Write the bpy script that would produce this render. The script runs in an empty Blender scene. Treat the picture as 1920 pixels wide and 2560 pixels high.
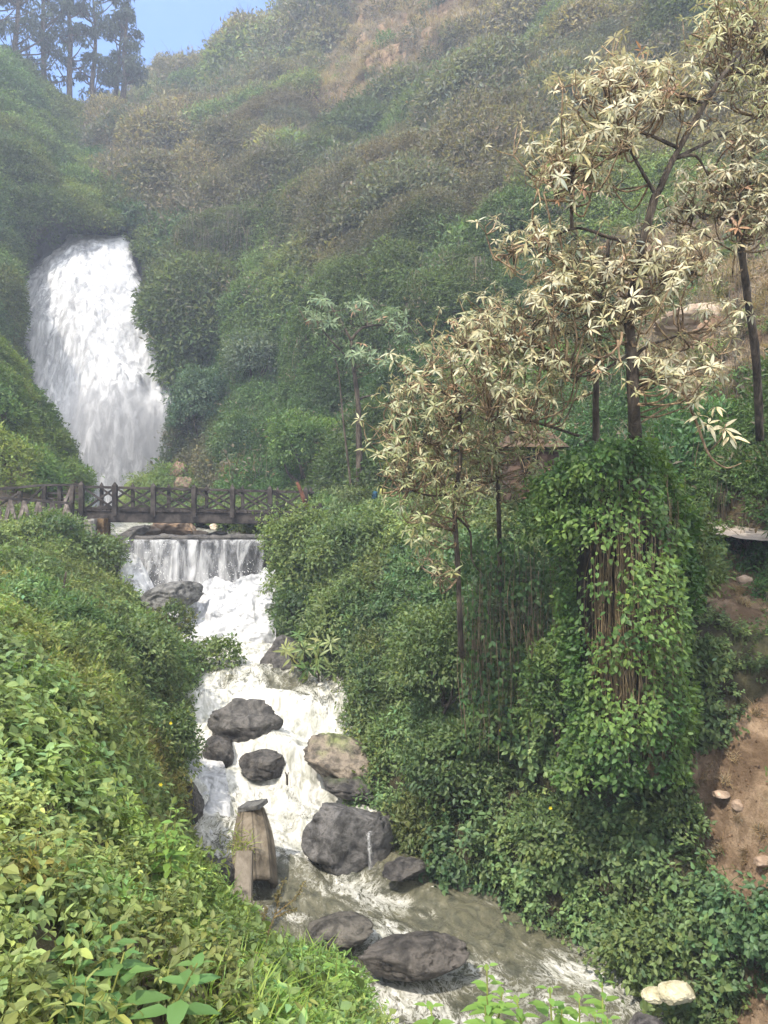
import bpy, math, numpy as np
from math import radians, sin, cos, pi
rng = np.random.default_rng(7)
sc = bpy.context.scene
COL = sc.collection

# ------------------------------------------------------------------ camera, world, sun, exposure
F = 1849.0                       # focal length in photo pixels (photo 1920 x 2560)
PITCH = math.atan(40.0 / F)      # camera looks a touch below the horizon
cam_d = bpy.data.cameras.new("camera"); cam = bpy.data.objects.new("camera", cam_d); COL.objects.link(cam)
cam.location = (0, 0, 0); cam.rotation_euler = (pi / 2 - PITCH, 0, 0)
cam_d.sensor_fit = 'VERTICAL'; cam_d.sensor_height = 36.0; cam_d.lens = 36.0 * F / 2560
cam_d.clip_start = 0.05; cam_d.clip_end = 3000
sc.camera = cam

SUN_EL, SUN_ROT = radians(57), radians(-138)     # sun high, behind the camera and to the left
w = bpy.data.worlds.new("World"); sc.world = w; w.use_nodes = True
nt = w.node_tree; bg = nt.nodes['Background']
sky = nt.nodes.new('ShaderNodeTexSky'); sky.sky_type = 'NISHITA'; sky.sun_disc = False
sky.sun_elevation = SUN_EL; sky.sun_rotation = SUN_ROT; sky.air_density = 1.0; sky.dust_density = 0.1; sky.ozone_density = 8.0; sky.altitude = 2700
# unseen bright cloud added for soft fill light; clear blue towards the valley notch
tc_ = nt.nodes.new('ShaderNodeTexCoord'); cn = nt.nodes.new('ShaderNodeTexNoise'); cn.inputs['Scale'].default_value = 2.2; cn.inputs['Detail'].default_value = 7; nt.links.new(tc_.outputs['Generated'], cn.inputs[0])
dp = nt.nodes.new('ShaderNodeVectorMath'); dp.operation = 'DOT_PRODUCT'; dp.inputs[1].default_value = (-.22, .83, .51); nt.links.new(tc_.outputs['Generated'], dp.inputs[0])
cm = nt.nodes.new('ShaderNodeMapRange'); cm.inputs[1].default_value = .95; cm.inputs[2].default_value = .70; cm.inputs[3].default_value = -.5; cm.inputs[4].default_value = .14; nt.links.new(dp.outputs['Value'], cm.inputs[0])
ca = nt.nodes.new('ShaderNodeMath'); ca.operation = 'ADD'; nt.links.new(cn.outputs[0], ca.inputs[0]); nt.links.new(cm.outputs[0], ca.inputs[1])
cs = nt.nodes.new('ShaderNodeMapRange'); cs.interpolation_type = 'SMOOTHSTEP'; cs.inputs[1].default_value = .46; cs.inputs[2].default_value = .66; nt.links.new(ca.outputs[0], cs.inputs[0])
cx_ = nt.nodes.new('ShaderNodeMix'); cx_.data_type = 'RGBA'; nt.links.new(cs.outputs[0], cx_.inputs[0]); nt.links.new(sky.outputs[0], cx_.inputs[6]); cx_.inputs[7].default_value = (7.2, 7.2, 7.2, 1)
nt.links.new(cx_.outputs[2], bg.inputs[0]); bg.inputs[1].default_value = 0.15
sd = bpy.data.lights.new("sun", 'SUN'); so = bpy.data.objects.new("sun", sd); COL.objects.link(so)
sd.energy = 2.2; sd.angle = radians(0.6); sd.color = (1.0, 0.92, 0.79)
from mathutils import Vector, Matrix
sdir = Vector((sin(SUN_ROT) * cos(SUN_EL), cos(SUN_ROT) * cos(SUN_EL), sin(SUN_EL)))
so.rotation_euler = sdir.to_track_quat('Z', 'Y').to_euler(); so.location = (-20, -5, 40)
sc.view_settings.view_transform = 'Standard'; sc.view_settings.look = 'None'; sc.view_settings.gamma = 1
sc.view_settings.exposure = 1.65
sc.render.engine = 'CYCLES'
cy = sc.cycles
cy.max_bounces = 5; cy.diffuse_bounces = 3; cy.glossy_bounces = 2; cy.transmission_bounces = 3
cy.transparent_max_bounces = 12; cy.volume_bounces = 0
cy.sample_clamp_indirect = 4; cy.caustics_reflective = False; cy.caustics_refractive = False
cy.use_denoising = True

# ------------------------------------------------------------------ numeric helpers
CP, SP = cos(PITCH), sin(PITCH)
def P(px, py, Y):
    """world point seen at photo pixel (px,py) at distance Y along the view"""
    px = np.asarray(px, float); py = np.asarray(py, float); Y = np.asarray(Y, float)
    a = (px - 960) / F; b = (1280 - py) / F
    dy = CP + b * SP; dz = -SP + b * CP
    return np.stack([a / dy * Y, Y + 0 * a, dz / dy * Y], -1)
def proj(W):
    x, y, z = W[..., 0], W[..., 1], W[..., 2]
    d = y * CP - z * SP; v = y * SP + z * CP
    d = np.where(d < 1e-3, 1e-3, d)
    return 960 + F * x / d, 1280 - F * v / d
def unit(v): return v / np.maximum(np.linalg.norm(v, axis=-1, keepdims=True), 1e-9)
def _hash(ix, iy, iz, seed):
    h = (ix.astype(np.uint32) * np.uint32(374761393) + iy.astype(np.uint32) * np.uint32(668265263)
         + iz.astype(np.uint32) * np.uint32(2246822519) + np.uint32(seed * 3266489917 % 4294967296))
    h ^= h >> np.uint32(13); h *= np.uint32(1274126177); h ^= h >> np.uint32(16); h *= np.uint32(2654435761); h ^= h >> np.uint32(15)
    return h.astype(np.float64) / 4294967295.0
def vnoise(p, seed=0):
    sh = p.shape[:-1]; p = p.reshape(-1, 3); i = np.floor(p).astype(np.int64); f = p - i; f = f * f * (3 - 2 * f)
    out = np.zeros(len(p))
    for dx in (0, 1):
        for dy in (0, 1):
            for dz in (0, 1):
                wgt = (f[:, 0] if dx else 1 - f[:, 0]) * (f[:, 1] if dy else 1 - f[:, 1]) * (f[:, 2] if dz else 1 - f[:, 2])
                out += wgt * _hash(i[:, 0] + dx, i[:, 1] + dy, i[:, 2] + dz, seed)
    return out.reshape(sh)
def fbm(p, L=1.0, oct=4, seed=0, gain=0.5):
    s = 0; a = 1; t = 0; q = np.asarray(p) / L
    for k in range(oct):
        s = s + a * vnoise(q, seed + k * 17); t += a; a *= gain; q = q * 2.03 + 11.3
    return s / t
def domes(p, L=1.0, seed=0, want_id=False):
    """rounded mounds with creases between them, 0..1"""
    sh = p.shape[:-1]; q = p.reshape(-1, 3) / L; i = np.floor(q).astype(np.int64); best = np.zeros(len(q)); ids = np.zeros(len(q))
    for dx in (-1, 0, 1):
        for dy in (-1, 0, 1):
            for dz in (-1, 0, 1):
                a, b, c = i[:, 0] + dx, i[:, 1] + dy, i[:, 2] + dz
                cx = a + _hash(a, b, c, seed); cyy = b + _hash(a, b, c, seed + 1); cz = c + _hash(a, b, c, seed + 2)
                r = 0.55 + 0.5 * _hash(a, b, c, seed + 3)
                d2 = (q[:, 0] - cx) ** 2 + (q[:, 1] - cyy) ** 2 + (q[:, 2] - cz) ** 2
                hh = np.sqrt(np.maximum(0, r * r - d2)); up_ = hh > best; best = np.where(up_, hh, best); ids = np.where(up_, _hash(a, b, c, seed + 9), ids)
    return (np.minimum(best, 1).reshape(sh), ids.reshape(sh)) if want_id else np.minimum(best, 1).reshape(sh)
def sstep(a, b, x): t = np.clip((x - a) / (b - a), 0, 1); return t * t * (3 - 2 * t)
def catmull(C, n):
    """resample axis 0 of C to n samples"""
    C = np.asarray(C, float); R = len(C); t = np.linspace(0, R - 1, n); i = np.clip(np.floor(t).astype(int), 0, R - 2)
    f = (t - i).reshape((-1,) + (1,) * (C.ndim - 1))
    p0 = C[np.maximum(i - 1, 0)]; p1 = C[i]; p2 = C[i + 1]; p3 = C[np.minimum(i + 2, R - 1)]
    return 0.5 * (2 * p1 + (p2 - p0) * f + (2 * p0 - 5 * p1 + 4 * p2 - p3) * f ** 2 + (3 * p1 - p0 - 3 * p2 + p3) * f ** 3)

# ------------------------------------------------------------------ object helpers
def tag(o, label=None, cat=None, group=None, kind=None):
    if label: o['label'] = label
    if cat: o['category'] = cat
    if group: o['group'] = group
    if kind: o['kind'] = kind
    return o
def empty(name, loc, label, cat, group=None):
    o = bpy.data.objects.new(name, None); COL.objects.link(o); o.location = tuple(float(v) for v in loc)
    o.empty_display_size = 0.2
    return tag(o, label, cat, group)
class MB:
    def __init__(s): s.v = []; s.f3 = []; s.f4 = []; s.n = 0; s.c = []
    def add(s, v, f3=None, f4=None, c=None):
        v = np.asarray(v, float).reshape(-1, 3)
        if f3 is not None and len(f3): s.f3.append(np.asarray(f3, int).reshape(-1, 3) + s.n)
        if f4 is not None and len(f4): s.f4.append(np.asarray(f4, int).reshape(-1, 4) + s.n)
        s.v.append(v); s.n += len(v)
        c = np.array([1, 1, 1.]) if c is None else np.asarray(c, float)
        s.c.append(np.broadcast_to(c, (len(v), 3)) if c.ndim == 1 else c)
    def mesh(s, name, smooth=True):
        me = bpy.data.meshes.new(name)
        V = np.concatenate(s.v); F3 = np.concatenate(s.f3) if s.f3 else np.zeros((0, 3), int); F4 = np.concatenate(s.f4) if s.f4 else np.zeros((0, 4), int)
        me.vertices.add(len(V)); me.vertices.foreach_set('co', V.astype(np.float32).ravel())
        loops = np.concatenate([F3.ravel(), F4.ravel()]); me.loops.add(len(loops)); me.loops.foreach_set('vertex_index', loops.astype(np.int32))
        nf = len(F3) + len(F4); me.polygons.add(nf)
        st = np.concatenate([np.arange(len(F3)) * 3, len(F3) * 3 + np.arange(len(F4)) * 4])
        me.polygons.foreach_set('loop_start', st.astype(np.int32))
        me.polygons.foreach_set('use_smooth', np.full(nf, smooth))
        me.update(calc_edges=True)
        a = me.attributes.new('col', 'FLOAT_VECTOR', 'POINT'); a.data.foreach_set('vector', np.concatenate(s.c).astype(np.float32).ravel())
        return me
    def build(s, name, mat, parent=None, smooth=True, origin=None):
        if origin is not None: s.v = [v - np.asarray(origin) for v in s.v]
        elif parent is not None: s.v = [v - np.array(world_loc(parent)) for v in s.v]
        me = s.mesh(name, smooth); me.materials.append(mat)
        o = bpy.data.objects.new(name, me); COL.objects.link(o)
        if origin is not None and parent is None: o.location = tuple(float(x) for x in origin)
        if parent is not None: o.parent = parent
        return o
def world_loc(o):
    l = np.array(o.location)
    return l + world_loc(o.parent) if o.parent else l

def tube(mb, pts, rad, sides=7, c=None, rough=0.0, sub=4):
    pts = np.asarray(pts, float); rad = np.asarray(rad, float) * np.ones(len(pts))
    n = max(3, (len(pts) - 1) * sub + 1)
    if len(pts) > 2: pts2 = catmull(pts, n)
    else: pts2 = pts[0] + (pts[1] - pts[0]) * np.linspace(0, 1, n)[:, None]
    r2 = np.interp(np.linspace(0, len(rad) - 1, n), np.arange(len(rad)), rad)
    t = unit(np.gradient(pts2, axis=0)); ref = np.array([0.31, 0.9, 0.2]); ref = np.where(np.abs(t @ unit(ref))[:, None] > .95, np.array([1., 0, 0]), ref)
    u = unit(np.cross(t, ref)); v = np.cross(t, u); a = np.linspace(0, 2 * pi, sides, endpoint=False)
    R = r2[:, None] * np.ones(sides)
    if rough: R = R * (1 + rough * (rng.random((n, sides)) - .5) * 2)
    ring = pts2[:, None] + R[..., None] * (np.cos(a)[None, :, None] * u[:, None] + np.sin(a)[None, :, None] * v[:, None])
    V = ring.reshape(-1, 3); i = np.arange(n - 1)[:, None] * sides; j = np.arange(sides)[None]; k = (j + 1) % sides
    f = np.stack([i + j, i + k, i + sides + k, i + sides + j], -1).reshape(-1, 4)
    nV = len(V); V = np.concatenate([V, pts2[:1], pts2[-1:]])
    f3 = [[nV, (q + 1) % sides, q] for q in range(sides)] + [[nV + 1, (n - 1) * sides + q, (n - 1) * sides + (q + 1) % sides] for q in range(sides)]
    mb.add(V, f3, f, c)
    return pts2

def box(mb, c, u, v, w, jit=0.0, col=None):
    """box centred on c with half-vectors u, v, w and slightly chamfered long edges"""
    c, u, v, w = (np.asarray(q, float) for q in (c, u, v, w)); ch = 0.86
    prof = [(1, ch), (ch, 1), (-ch, 1), (-1, ch), (-1, -ch), (-ch, -1), (ch, -1), (1, -ch)]
    V = []
    for s in (-1, 1):
        for a, b in prof: V.append(c + s * u + a * v + b * w)
    V = np.array(V)
    if jit: V = V + rng.normal(0, jit, V.shape)
    f4 = [[i, (i + 1) % 8, 8 + (i + 1) % 8, 8 + i] for i in range(8)]
    V = np.concatenate([V, [c - u], [c + u]])
    f3 = [[16, (i + 1) % 8, i] for i in range(8)] + [[17, 8 + i, 8 + (i + 1) % 8] for i in range(8)]
    mb.add(V, f3, f4, col)
def beam(mb, a, b, wd, th, up=(0, 0, 1), jit=0.0, col=None):
    a, b = np.asarray(a, float), np.asarray(b, float); u = (b - a) / 2; t = unit(u); s = unit(np.cross(t, np.asarray(up, float))); n = np.cross(s, t)
    box(mb, (a + b) / 2, u, s * wd / 2, n * th / 2, jit, col)

# leaves ------------------------------------------------------------
def add_leaves(mb, pos, d, n, L, W, lod=1, c=None, curl=0.15, fold=0.25):
    """many leaves at once. d = direction of the blade, n = upper side"""
    pos = np.atleast_2d(pos); N = len(pos); d = unit(d); s = unit(np.cross(d, n)); n = np.cross(s, d)
    L = (np.ones(N) * L)[:, None]; W = (np.ones(N) * W)[:, None]
    c = np.broadcast_to(np.array([1, 1, 1.]) if c is None else c, (N, 3))
    if lod == 0:
        T = [(0, 0, 0), (.33, -.46, 1), (.33, 0, 0), (.33, .46, 1), (.68, -.34, 1), (.68, 0, 0), (.68, .34, 1), (1, 0, 0)]
        f3 = [[0, 3, 2], [0, 2, 1], [5, 6, 7], [4, 5, 7]]; f4 = [[2, 3, 6, 5], [1, 2, 5, 4]]
    elif lod == 1:
        T = [(0, 0, 0), (.42, -.5, 1), (.42, .5, 1), (1, 0, 0)]; f3 = [[0, 2, 3], [0, 3, 1]]; f4 = []
    else:   # a narrow blade
        T = [(0, -.5, 0), (0, .5, 0), (.5, .45, 1), (.5, -.45, 1), (1, 0, 0)]; f3 = [[3, 2, 4]]; f4 = [[0, 1, 2, 3]]
    k = len(T); V = np.zeros((N, k, 3))
    for q, (a, b, fl) in enumerate(T):
        V[:, q] = pos + d * L * a + s * W * b + n * (fold * W * abs(b) * fl - curl * L * a * a)
    base = (np.arange(N) * k)[:, None, None]
    mb.add(V.reshape(-1, 3), (np.array(f3)[None] + base).reshape(-1, 3), (np.array(f4)[None] + base).reshape(-1, 4) if f4 else None, np.repeat(c, k, axis=0))
def rsphere(n): return unit(rng.normal(size=(n, 3)))

# ------------------------------------------------------------------ materials
def nmat(name):
    m = bpy.data.materials.new(name); m.use_nodes = True; t = m.node_tree; t.nodes.clear()
    o = t.nodes.new('ShaderNodeOutputMaterial'); return m, t, o
def nd(t, typ, **kw):
    n = t.nodes.new(typ)
    for k, v in kw.items():
        if k.startswith('i_'):
            key = k[2:]; key = int(key) if key.isdigit() else key.replace('_', ' ')
            n.inputs[key].default_value = v
        else: setattr(n, k, v)
    return n
def leaf_material(name, inst=True, tc=(1.25, 1.3, .6), trans=0.4, rough=0.5, spec=0.35):
    m, t, out = nmat(name); L = t.links
    at = nd(t, 'ShaderNodeAttribute', attribute_name='icol' if inst else 'col', attribute_type='INSTANCER' if inst else 'GEOMETRY')
    col = at.outputs['Vector']
    if inst:
        tn = nd(t, 'ShaderNodeAttribute', attribute_name='col', attribute_type='GEOMETRY')
        mx = nd(t, 'ShaderNodeVectorMath', operation='MULTIPLY'); L.new(col, mx.inputs[0]); L.new(tn.outputs['Vector'], mx.inputs[1]); col = mx.outputs[0]
    pr = nd(t, 'ShaderNodeBsdfPrincipled'); pr.inputs['Roughness'].default_value = rough; pr.inputs['Specular IOR Level'].default_value = spec
    tr = nd(t, 'ShaderNodeBsdfTranslucent'); my = nd(t, 'ShaderNodeVectorMath', operation='MULTIPLY'); my.inputs[1].default_value = tc
    L.new(col, my.inputs[0]); L.new(col, pr.inputs['Base Color']); L.new(my.outputs[0], tr.inputs[0])
    ms = nd(t, 'ShaderNodeMixShader'); ms.inputs[0].default_value = trans
    L.new(pr.outputs[0], ms.inputs[1]); L.new(tr.outputs[0], ms.inputs[2]); L.new(ms.outputs[0], out.inputs[0])
    return m
def noisy_material(name, stops, scale=3.0, stretch=(1, 1, 1), rough=0.85, bump=0.4, bscale=None, detail=8, attr=False, spec=0.3, obj=True, bdist=0.05):
    """colour ramp over layered noise, with bump; coordinates are the object's own"""
    m, t, out = nmat(name); L = t.links
    tc = nd(t, 'ShaderNodeTexCoord'); mp = nd(t, 'ShaderNodeMapping'); mp.inputs['Scale'].default_value = stretch
    L.new(tc.outputs['Object'], mp.inputs[0])
    n1 = nd(t, 'ShaderNodeTexNoise', i_Scale=scale, i_Detail=float(detail), i_Roughness=0.62, i_Distortion=0.4); L.new(mp.outputs[0], n1.inputs[0])
    cr = nd(t, 'ShaderNodeValToRGB'); L.new(n1.outputs[0], cr.inputs[0])
    while len(cr.color_ramp.elements) < len(stops): cr.color_ramp.elements.new(0.5)
    for e, (p, c) in zip(cr.color_ramp.elements, stops): e.position = .5 + (p - .5) * .6; e.color = (*c, 1)
    pr = nd(t, 'ShaderNodeBsdfPrincipled'); pr.inputs['Roughness'].default_value = rough; pr.inputs['Specular IOR Level'].default_value = spec
    c = cr.outputs[0]
    if attr:
        at = nd(t, 'ShaderNodeAttribute', attribute_name='col'); mx = nd(t, 'ShaderNodeVectorMath', operation='MULTIPLY')
        L.new(c, mx.inputs[0]); L.new(at.outputs['Vector'], mx.inputs[1]); c = mx.outputs[0]
    L.new(c, pr.inputs['Base Color'])
    n2 = nd(t, 'ShaderNodeTexNoise', i_Scale=(bscale or scale * 4), i_Detail=8.0, i_Roughness=0.7); L.new(mp.outputs[0], n2.inputs[0])
    bp = nd(t, 'ShaderNodeBump', i_Strength=bump, i_Distance=bdist); L.new(n2.outputs[0], bp.inputs['Height']); L.new(bp.outputs[0], pr.inputs['Normal'])
    L.new(pr.outputs[0], out.inputs[0]); return m

M = {}
M['leaf_i'] = leaf_material('foliage_scattered', True)
M['leaf'] = leaf_material('foliage', False)
M['leaf_pale'] = leaf_material('foliage_leathery', False, tc=(1.08, 1.08, .95), trans=0.33, rough=0.42, spec=0.5)
M['soil'] = noisy_material('soil', [(.3, (.035, .028, .016)), (.5, (.07, .055, .03)), (.7, (.05, .06, .025))], 1.5, bump=.8)
M['earth'] = noisy_material('earth', [(.3, (.10, .068, .042)), (.5, (.20, .145, .098)), (.62, (.27, .205, .145)), (.75, (.16, .115, .075))], 1.6, bump=1.0, bscale=9, attr=True, bdist=.12)
M['path'] = noisy_material('trodden_path', [(.3, (.20, .165, .13)), (.5, (.34, .29, .24)), (.7, (.26, .22, .18))], 2.2, bump=.9, bscale=14)
M['rock_dark'] = noisy_material('wet_dark_rock', [(.3, (.018, .016, .015)), (.48, (.055, .050, .046)), (.6, (.10, .09, .08)), (.75, (.05, .045, .04))], 4.5, rough=.5, bump=1, bscale=17, spec=.5, attr=True, bdist=.06)
M['rock_grey'] = noisy_material('grey_rock', [(.3, (.035, .034, .032)), (.5, (.10, .098, .092)), (.65, (.17, .165, .155)), (.78, (.06, .058, .052))], 5.0, rough=.6, bump=1, bscale=19, spec=.45, attr=True, bdist=.05)
M['rock_tan'] = noisy_material('tan_rock', [(.3, (.16, .12, .09)), (.5, (.33, .27, .21)), (.7, (.42, .36, .30))], 1.8, bump=.6, attr=True)
M['cliff'] = noisy_material('wet_cliff', [(.3, (.02, .02, .02)), (.5, (.06, .058, .058)), (.7, (.11, .105, .10))], .35, stretch=(1, 1, .35), rough=.6, bump=1, bscale=1.6, bdist=.5)
M['bark'] = noisy_material('bark', [(.3, (.02, .015, .010)), (.5, (.06, .045, .032)), (.7, (.12, .095, .07))], 9, stretch=(1, 1, .3), bump=.9, bscale=18, attr=True)
M['wood_dark'] = noisy_material('weathered_dark_wood', [(.3, (.012, .010, .009)), (.5, (.030, .024, .021)), (.7, (.062, .052, .046))], 4, bump=.5, bscale=22, attr=True)
M['wood_grey'] = noisy_material('weathered_grey_wood', [(.3, (.09, .075, .058)), (.5, (.16, .135, .105)), (.7, (.22, .19, .155))], 5, stretch=(1, 1, .25), bump=.7, bscale=16, attr=True)
M['stem'] = noisy_material('dry_stems', [(.3, (.12, .085, .05)), (.6, (.26, .20, .13))], 8, bump=.2, attr=True)
M['concrete'] = noisy_material('concrete', [(.3, (.14, .13, .115)), (.6, (.28, .265, .24))], 3, bump=.4)

# ------------------------------------------------------------------ leaf clumps used by the scatters
def clump_collection(name, kinds):
    c = bpy.data.collections.new(name)
    for i, mb in enumerate(kinds):
        me = mb.mesh('%s_%02d' % (name, i), smooth=False); me.materials.append(M['leaf_i'])
        o = bpy.data.objects.new('%s_%02d' % (name, i), me); c.objects.link(o)
    return c
def tint(n, lo=.65, hi=1.3, warm=.12):
    b = rng.uniform(lo, hi, n); k = rng.normal(0, warm, n)
    return np.stack([b * (1 + k), b * (1 + .3 * k), b * (1 - .6 * k)], -1)
def broad_clump(n=70, lod=0, R=4.2, ar=.55, stems=9, droop=.3):
    mb = MB()
    for s in range(stems):
        az = rng.uniform(0, 2 * pi); el = rng.uniform(.25, 1.45); tip = R * np.array([cos(az) * cos(el), sin(az) * cos(el), sin(el) * .85]) * rng.uniform(.6, 1.05)
        base = rng.normal(0, .6, 3) * [1, 1, .2] - [0, 0, 1.2]; mid = (base + tip) / 2 + [0, 0, .6]
        m = n // stems; t = np.sort(rng.uniform(.25, 1, m))[:, None]
        p = (1 - t) ** 2 * base + 2 * t * (1 - t) * mid + t ** 2 * tip
        ax = unit((tip - base)[None])[0]; a = np.arange(m) * 2.4 + rng.uniform(0, 6); q = unit(np.cross(ax, [.2, .1, 1])); r = np.cross(ax, q)
        rad = np.cos(a)[:, None] * q + np.sin(a)[:, None] * r
        d = unit(rad + ax * rng.uniform(.1, .8, (m, 1)) + [0, 0, -droop] + rng.normal(0, .18, (m, 3)))
        nn = unit(np.array([0, 0, 1.]) + rad * .25 + unit(tip[None]) * .5 + rng.normal(0, .25, (m, 3)))
        L = rng.uniform(.65, 1.2, m) * (1.1 - .35 * t[:, 0]); cc = tint(m) * (.8 + .35 * t)
        add_leaves(mb, p, d, nn, L, L * ar, lod, cc, curl=.12)
        tube(mb, [base, mid, tip], [.05, .035, .015], 3, c=np.array([.75, .7, .6]), sub=2)
    return mb
def fine_clump(n=170, R=4.0, ar=.42, dry=False, twigs=6):
    mb = MB(); u = rsphere(n); u[:, 2] = np.abs(u[:, 2]) * 1.1 - .25; r = R * rng.uniform(.35, 1, (n, 1)) ** .6
    r = r * (.75 + .5 * vnoise(u * 2.2 + rng.uniform(0, 50), 3)[:, None]); p = u * r
    d = unit(u + rng.normal(0, .7, (n, 3)) - [0, 0, .1]); nn = unit(u * .8 + [0, 0, .6] + rng.normal(0, .5, (n, 3)))
    L = rng.uniform(.6, 1.25, n); add_leaves(mb, p, d, nn, L, L * ar, 1, tint(n, .6, 1.35, .1))
    for k in range(twigs):
        e = unit(rng.normal(size=3) + [0, 0, 1.2]) * R * rng.uniform(.8, 1.25)
        tube(mb, [rng.normal(0, .5, 3) - [0, 0, 1], e * .5 + rng.normal(0, .4, 3), e], [.06, .045, .02], 3, c=np.array([1.3, 1.0, .8]) if not dry else np.array([1.2, 1.1, 1.]), sub=2)
    return mb
def twig_clump(n=60, R=4.5, leaves=45):
    mb = MB()
    for k in range(n // 4):
        az = rng.uniform(0, 2 * pi); b = rng.normal(0, .9, 3) * [1, 1, .2]; e = b + np.array([cos(az) * 1.8, sin(az) * 1.8, rng.uniform(1.5, R)]); m = (b + e) / 2 + rng.normal(0, .6, 3)
        tube(mb, [b, m, e], [.05, .04, .015], 3, c=tint(1, .8, 1.4)[0], sub=2)
    u = rsphere(leaves); u[:, 2] = np.abs(u[:, 2]); p = u * R * rng.uniform(.3, 1, (leaves, 1))
    add_leaves(mb, p, rsphere(leaves), unit(u + [0, 0, .4]), rng.uniform(.5, 1.1, leaves), .35, 1, tint(leaves, .6, 1.3))
    return mb
def grass_clump(n=60, R=2.2, H=5.5):
    mb = MB(); a = rng.uniform(0, 2 * pi, n); rr = R * np.sqrt(rng.random(n))
    p = np.stack([np.cos(a) * rr, np.sin(a) * rr, -.4 + 0 * a], -1); b = rng.uniform(0, 2 * pi, n)
    d = unit(np.stack([np.cos(b) * .5, np.sin(b) * .5, np.ones(n)], -1) + rng.normal(0, .15, (n, 3))); L = H * rng.uniform(.5, 1.1, n)
    add_leaves(mb, p, d, unit(np.stack([-np.cos(b), -np.sin(b), .4 + 0 * b], -1)), L, .22, 2, tint(n, .75, 1.3), curl=-.0, fold=.1)
    # tips bend over
    V = mb.v[-1].reshape(n, 5, 3); V[:, 4] += np.stack([np.cos(b), np.sin(b), -.7 + 0 * b], -1) * (L * .28)[:, None]
    return mb
def strand_clump(n=34):
    mb = MB()
    for k in range(n):
        b = np.array([rng.normal(0, 1.6), rng.normal(0, 1.6), rng.uniform(0, 2.5)]); l = rng.uniform(4, 11); sw = rng.normal(0, .5, 3) * [1, 1, 0]
        tube(mb, [b, b + sw - [0, 0, l * .5], b + sw * 1.3 - [0, 0, l]], [.06, .05, .03], 3, c=tint(1, .6, 1.4)[0], sub=2)
    m = 30; p = rng.normal(0, 1.6, (m, 3)) - [0, 0, 2]; add_leaves(mb, p, rsphere(m) - [0, 0, .7], rsphere(m), rng.uniform(.6, 1.2, m), .4, 1, np.array([.5, .9, .4]) * tint(m))
    return mb
CL = {
 'strand': clump_collection('hanging_strand_clump', [strand_clump() for _ in range(3)]),
 'broad': clump_collection('broad_leaf_clump', [broad_clump(72, 0) for _ in range(5)] + [broad_clump(63, 0, ar=.75) for _ in range(2)]),
 'mid': clump_collection('mid_leaf_clump', [broad_clump(130, 1, R=4.6, stems=13) for _ in range(4)] + [fine_clump(190) for _ in range(3)]),
 'fine': clump_collection('fine_leaf_clump', [fine_clump(230, R=4.3) for _ in range(5)]),
 'twig': clump_collection('twig_clump', [twig_clump() for _ in range(4)]),
 'grass': clump_collection('grass_clump', [grass_clump() for _ in range(4)]),
}
def gn_scatter(name, pos, nrm, scl, col, coll, kinds, label, cat, upmix=.6, tilt=.2):
    n = len(pos); z = unit(nrm * (1 - upmix) + np.array([0, 0, upmix]) + rng.normal(0, tilt, (n, 3)))
    x = unit(np.cross(rng.normal(size=(n, 3)), z)); y = np.cross(z, x)     # matrix columns x y z -> euler XYZ
    ry = np.arcsin(np.clip(-x[:, 2], -1, 1)); rx = np.arctan2(y[:, 2], z[:, 2]); rz = np.arctan2(x[:, 1], x[:, 0])
    me = bpy.data.meshes.new(name); me.vertices.add(n); me.vertices.foreach_set('co', pos.astype(np.float32).ravel())
    def att(nm, ty, key, data): a = me.attributes.new(nm, ty, 'POINT'); a.data.foreach_set(key, data)
    att('rot', 'FLOAT_VECTOR', 'vector', np.stack([rx, ry, rz], -1).astype(np.float32).ravel())
    att('scl', 'FLOAT', 'value', scl.astype(np.float32)); att('idx', 'INT', 'value', rng.integers(0, kinds, n).astype(np.int32))
    att('icol', 'FLOAT_VECTOR', 'vector', col.astype(np.float32).ravel())
    o = bpy.data.objects.new(name, me); COL.objects.link(o); me.materials.append(M['leaf_i'])
    g = bpy.data.node_groups.new(name + '_scatter', 'GeometryNodeTree')
    g.interface.new_socket('Geometry', in_out='INPUT', socket_type='NodeSocketGeometry'); g.interface.new_socket('Geometry', in_out='OUTPUT', socket_type='NodeSocketGeometry')
    gi = g.nodes.new('NodeGroupInput'); go = g.nodes.new('NodeGroupOutput'); ip = g.nodes.new('GeometryNodeInstanceOnPoints')
    ci = g.nodes.new('GeometryNodeCollectionInfo'); ci.inputs['Collection'].default_value = coll; ci.inputs['Separate Children'].default_value = True; ci.inputs['Reset Children'].default_value = True
    def na(nm, ty): q = g.nodes.new('GeometryNodeInputNamedAttribute'); q.data_type = ty; q.inputs['Name'].default_value = nm; return q.outputs['Attribute']
    g.links.new(gi.outputs[0], ip.inputs['Points']); g.links.new(ci.outputs[0], ip.inputs['Instance']); ip.inputs['Pick Instance'].default_value = True
    g.links.new(na('idx', 'INT'), ip.inputs['Instance Index']); g.links.new(na('rot', 'FLOAT_VECTOR'), ip.inputs['Rotation']); g.links.new(na('scl', 'FLOAT'), ip.inputs['Scale'])
    g.links.new(ip.outputs[0], go.inputs[0])
    o.modifiers.new('scatter', 'NODES').node_group = g
    return tag(o, label, cat, kind='stuff')

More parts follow.
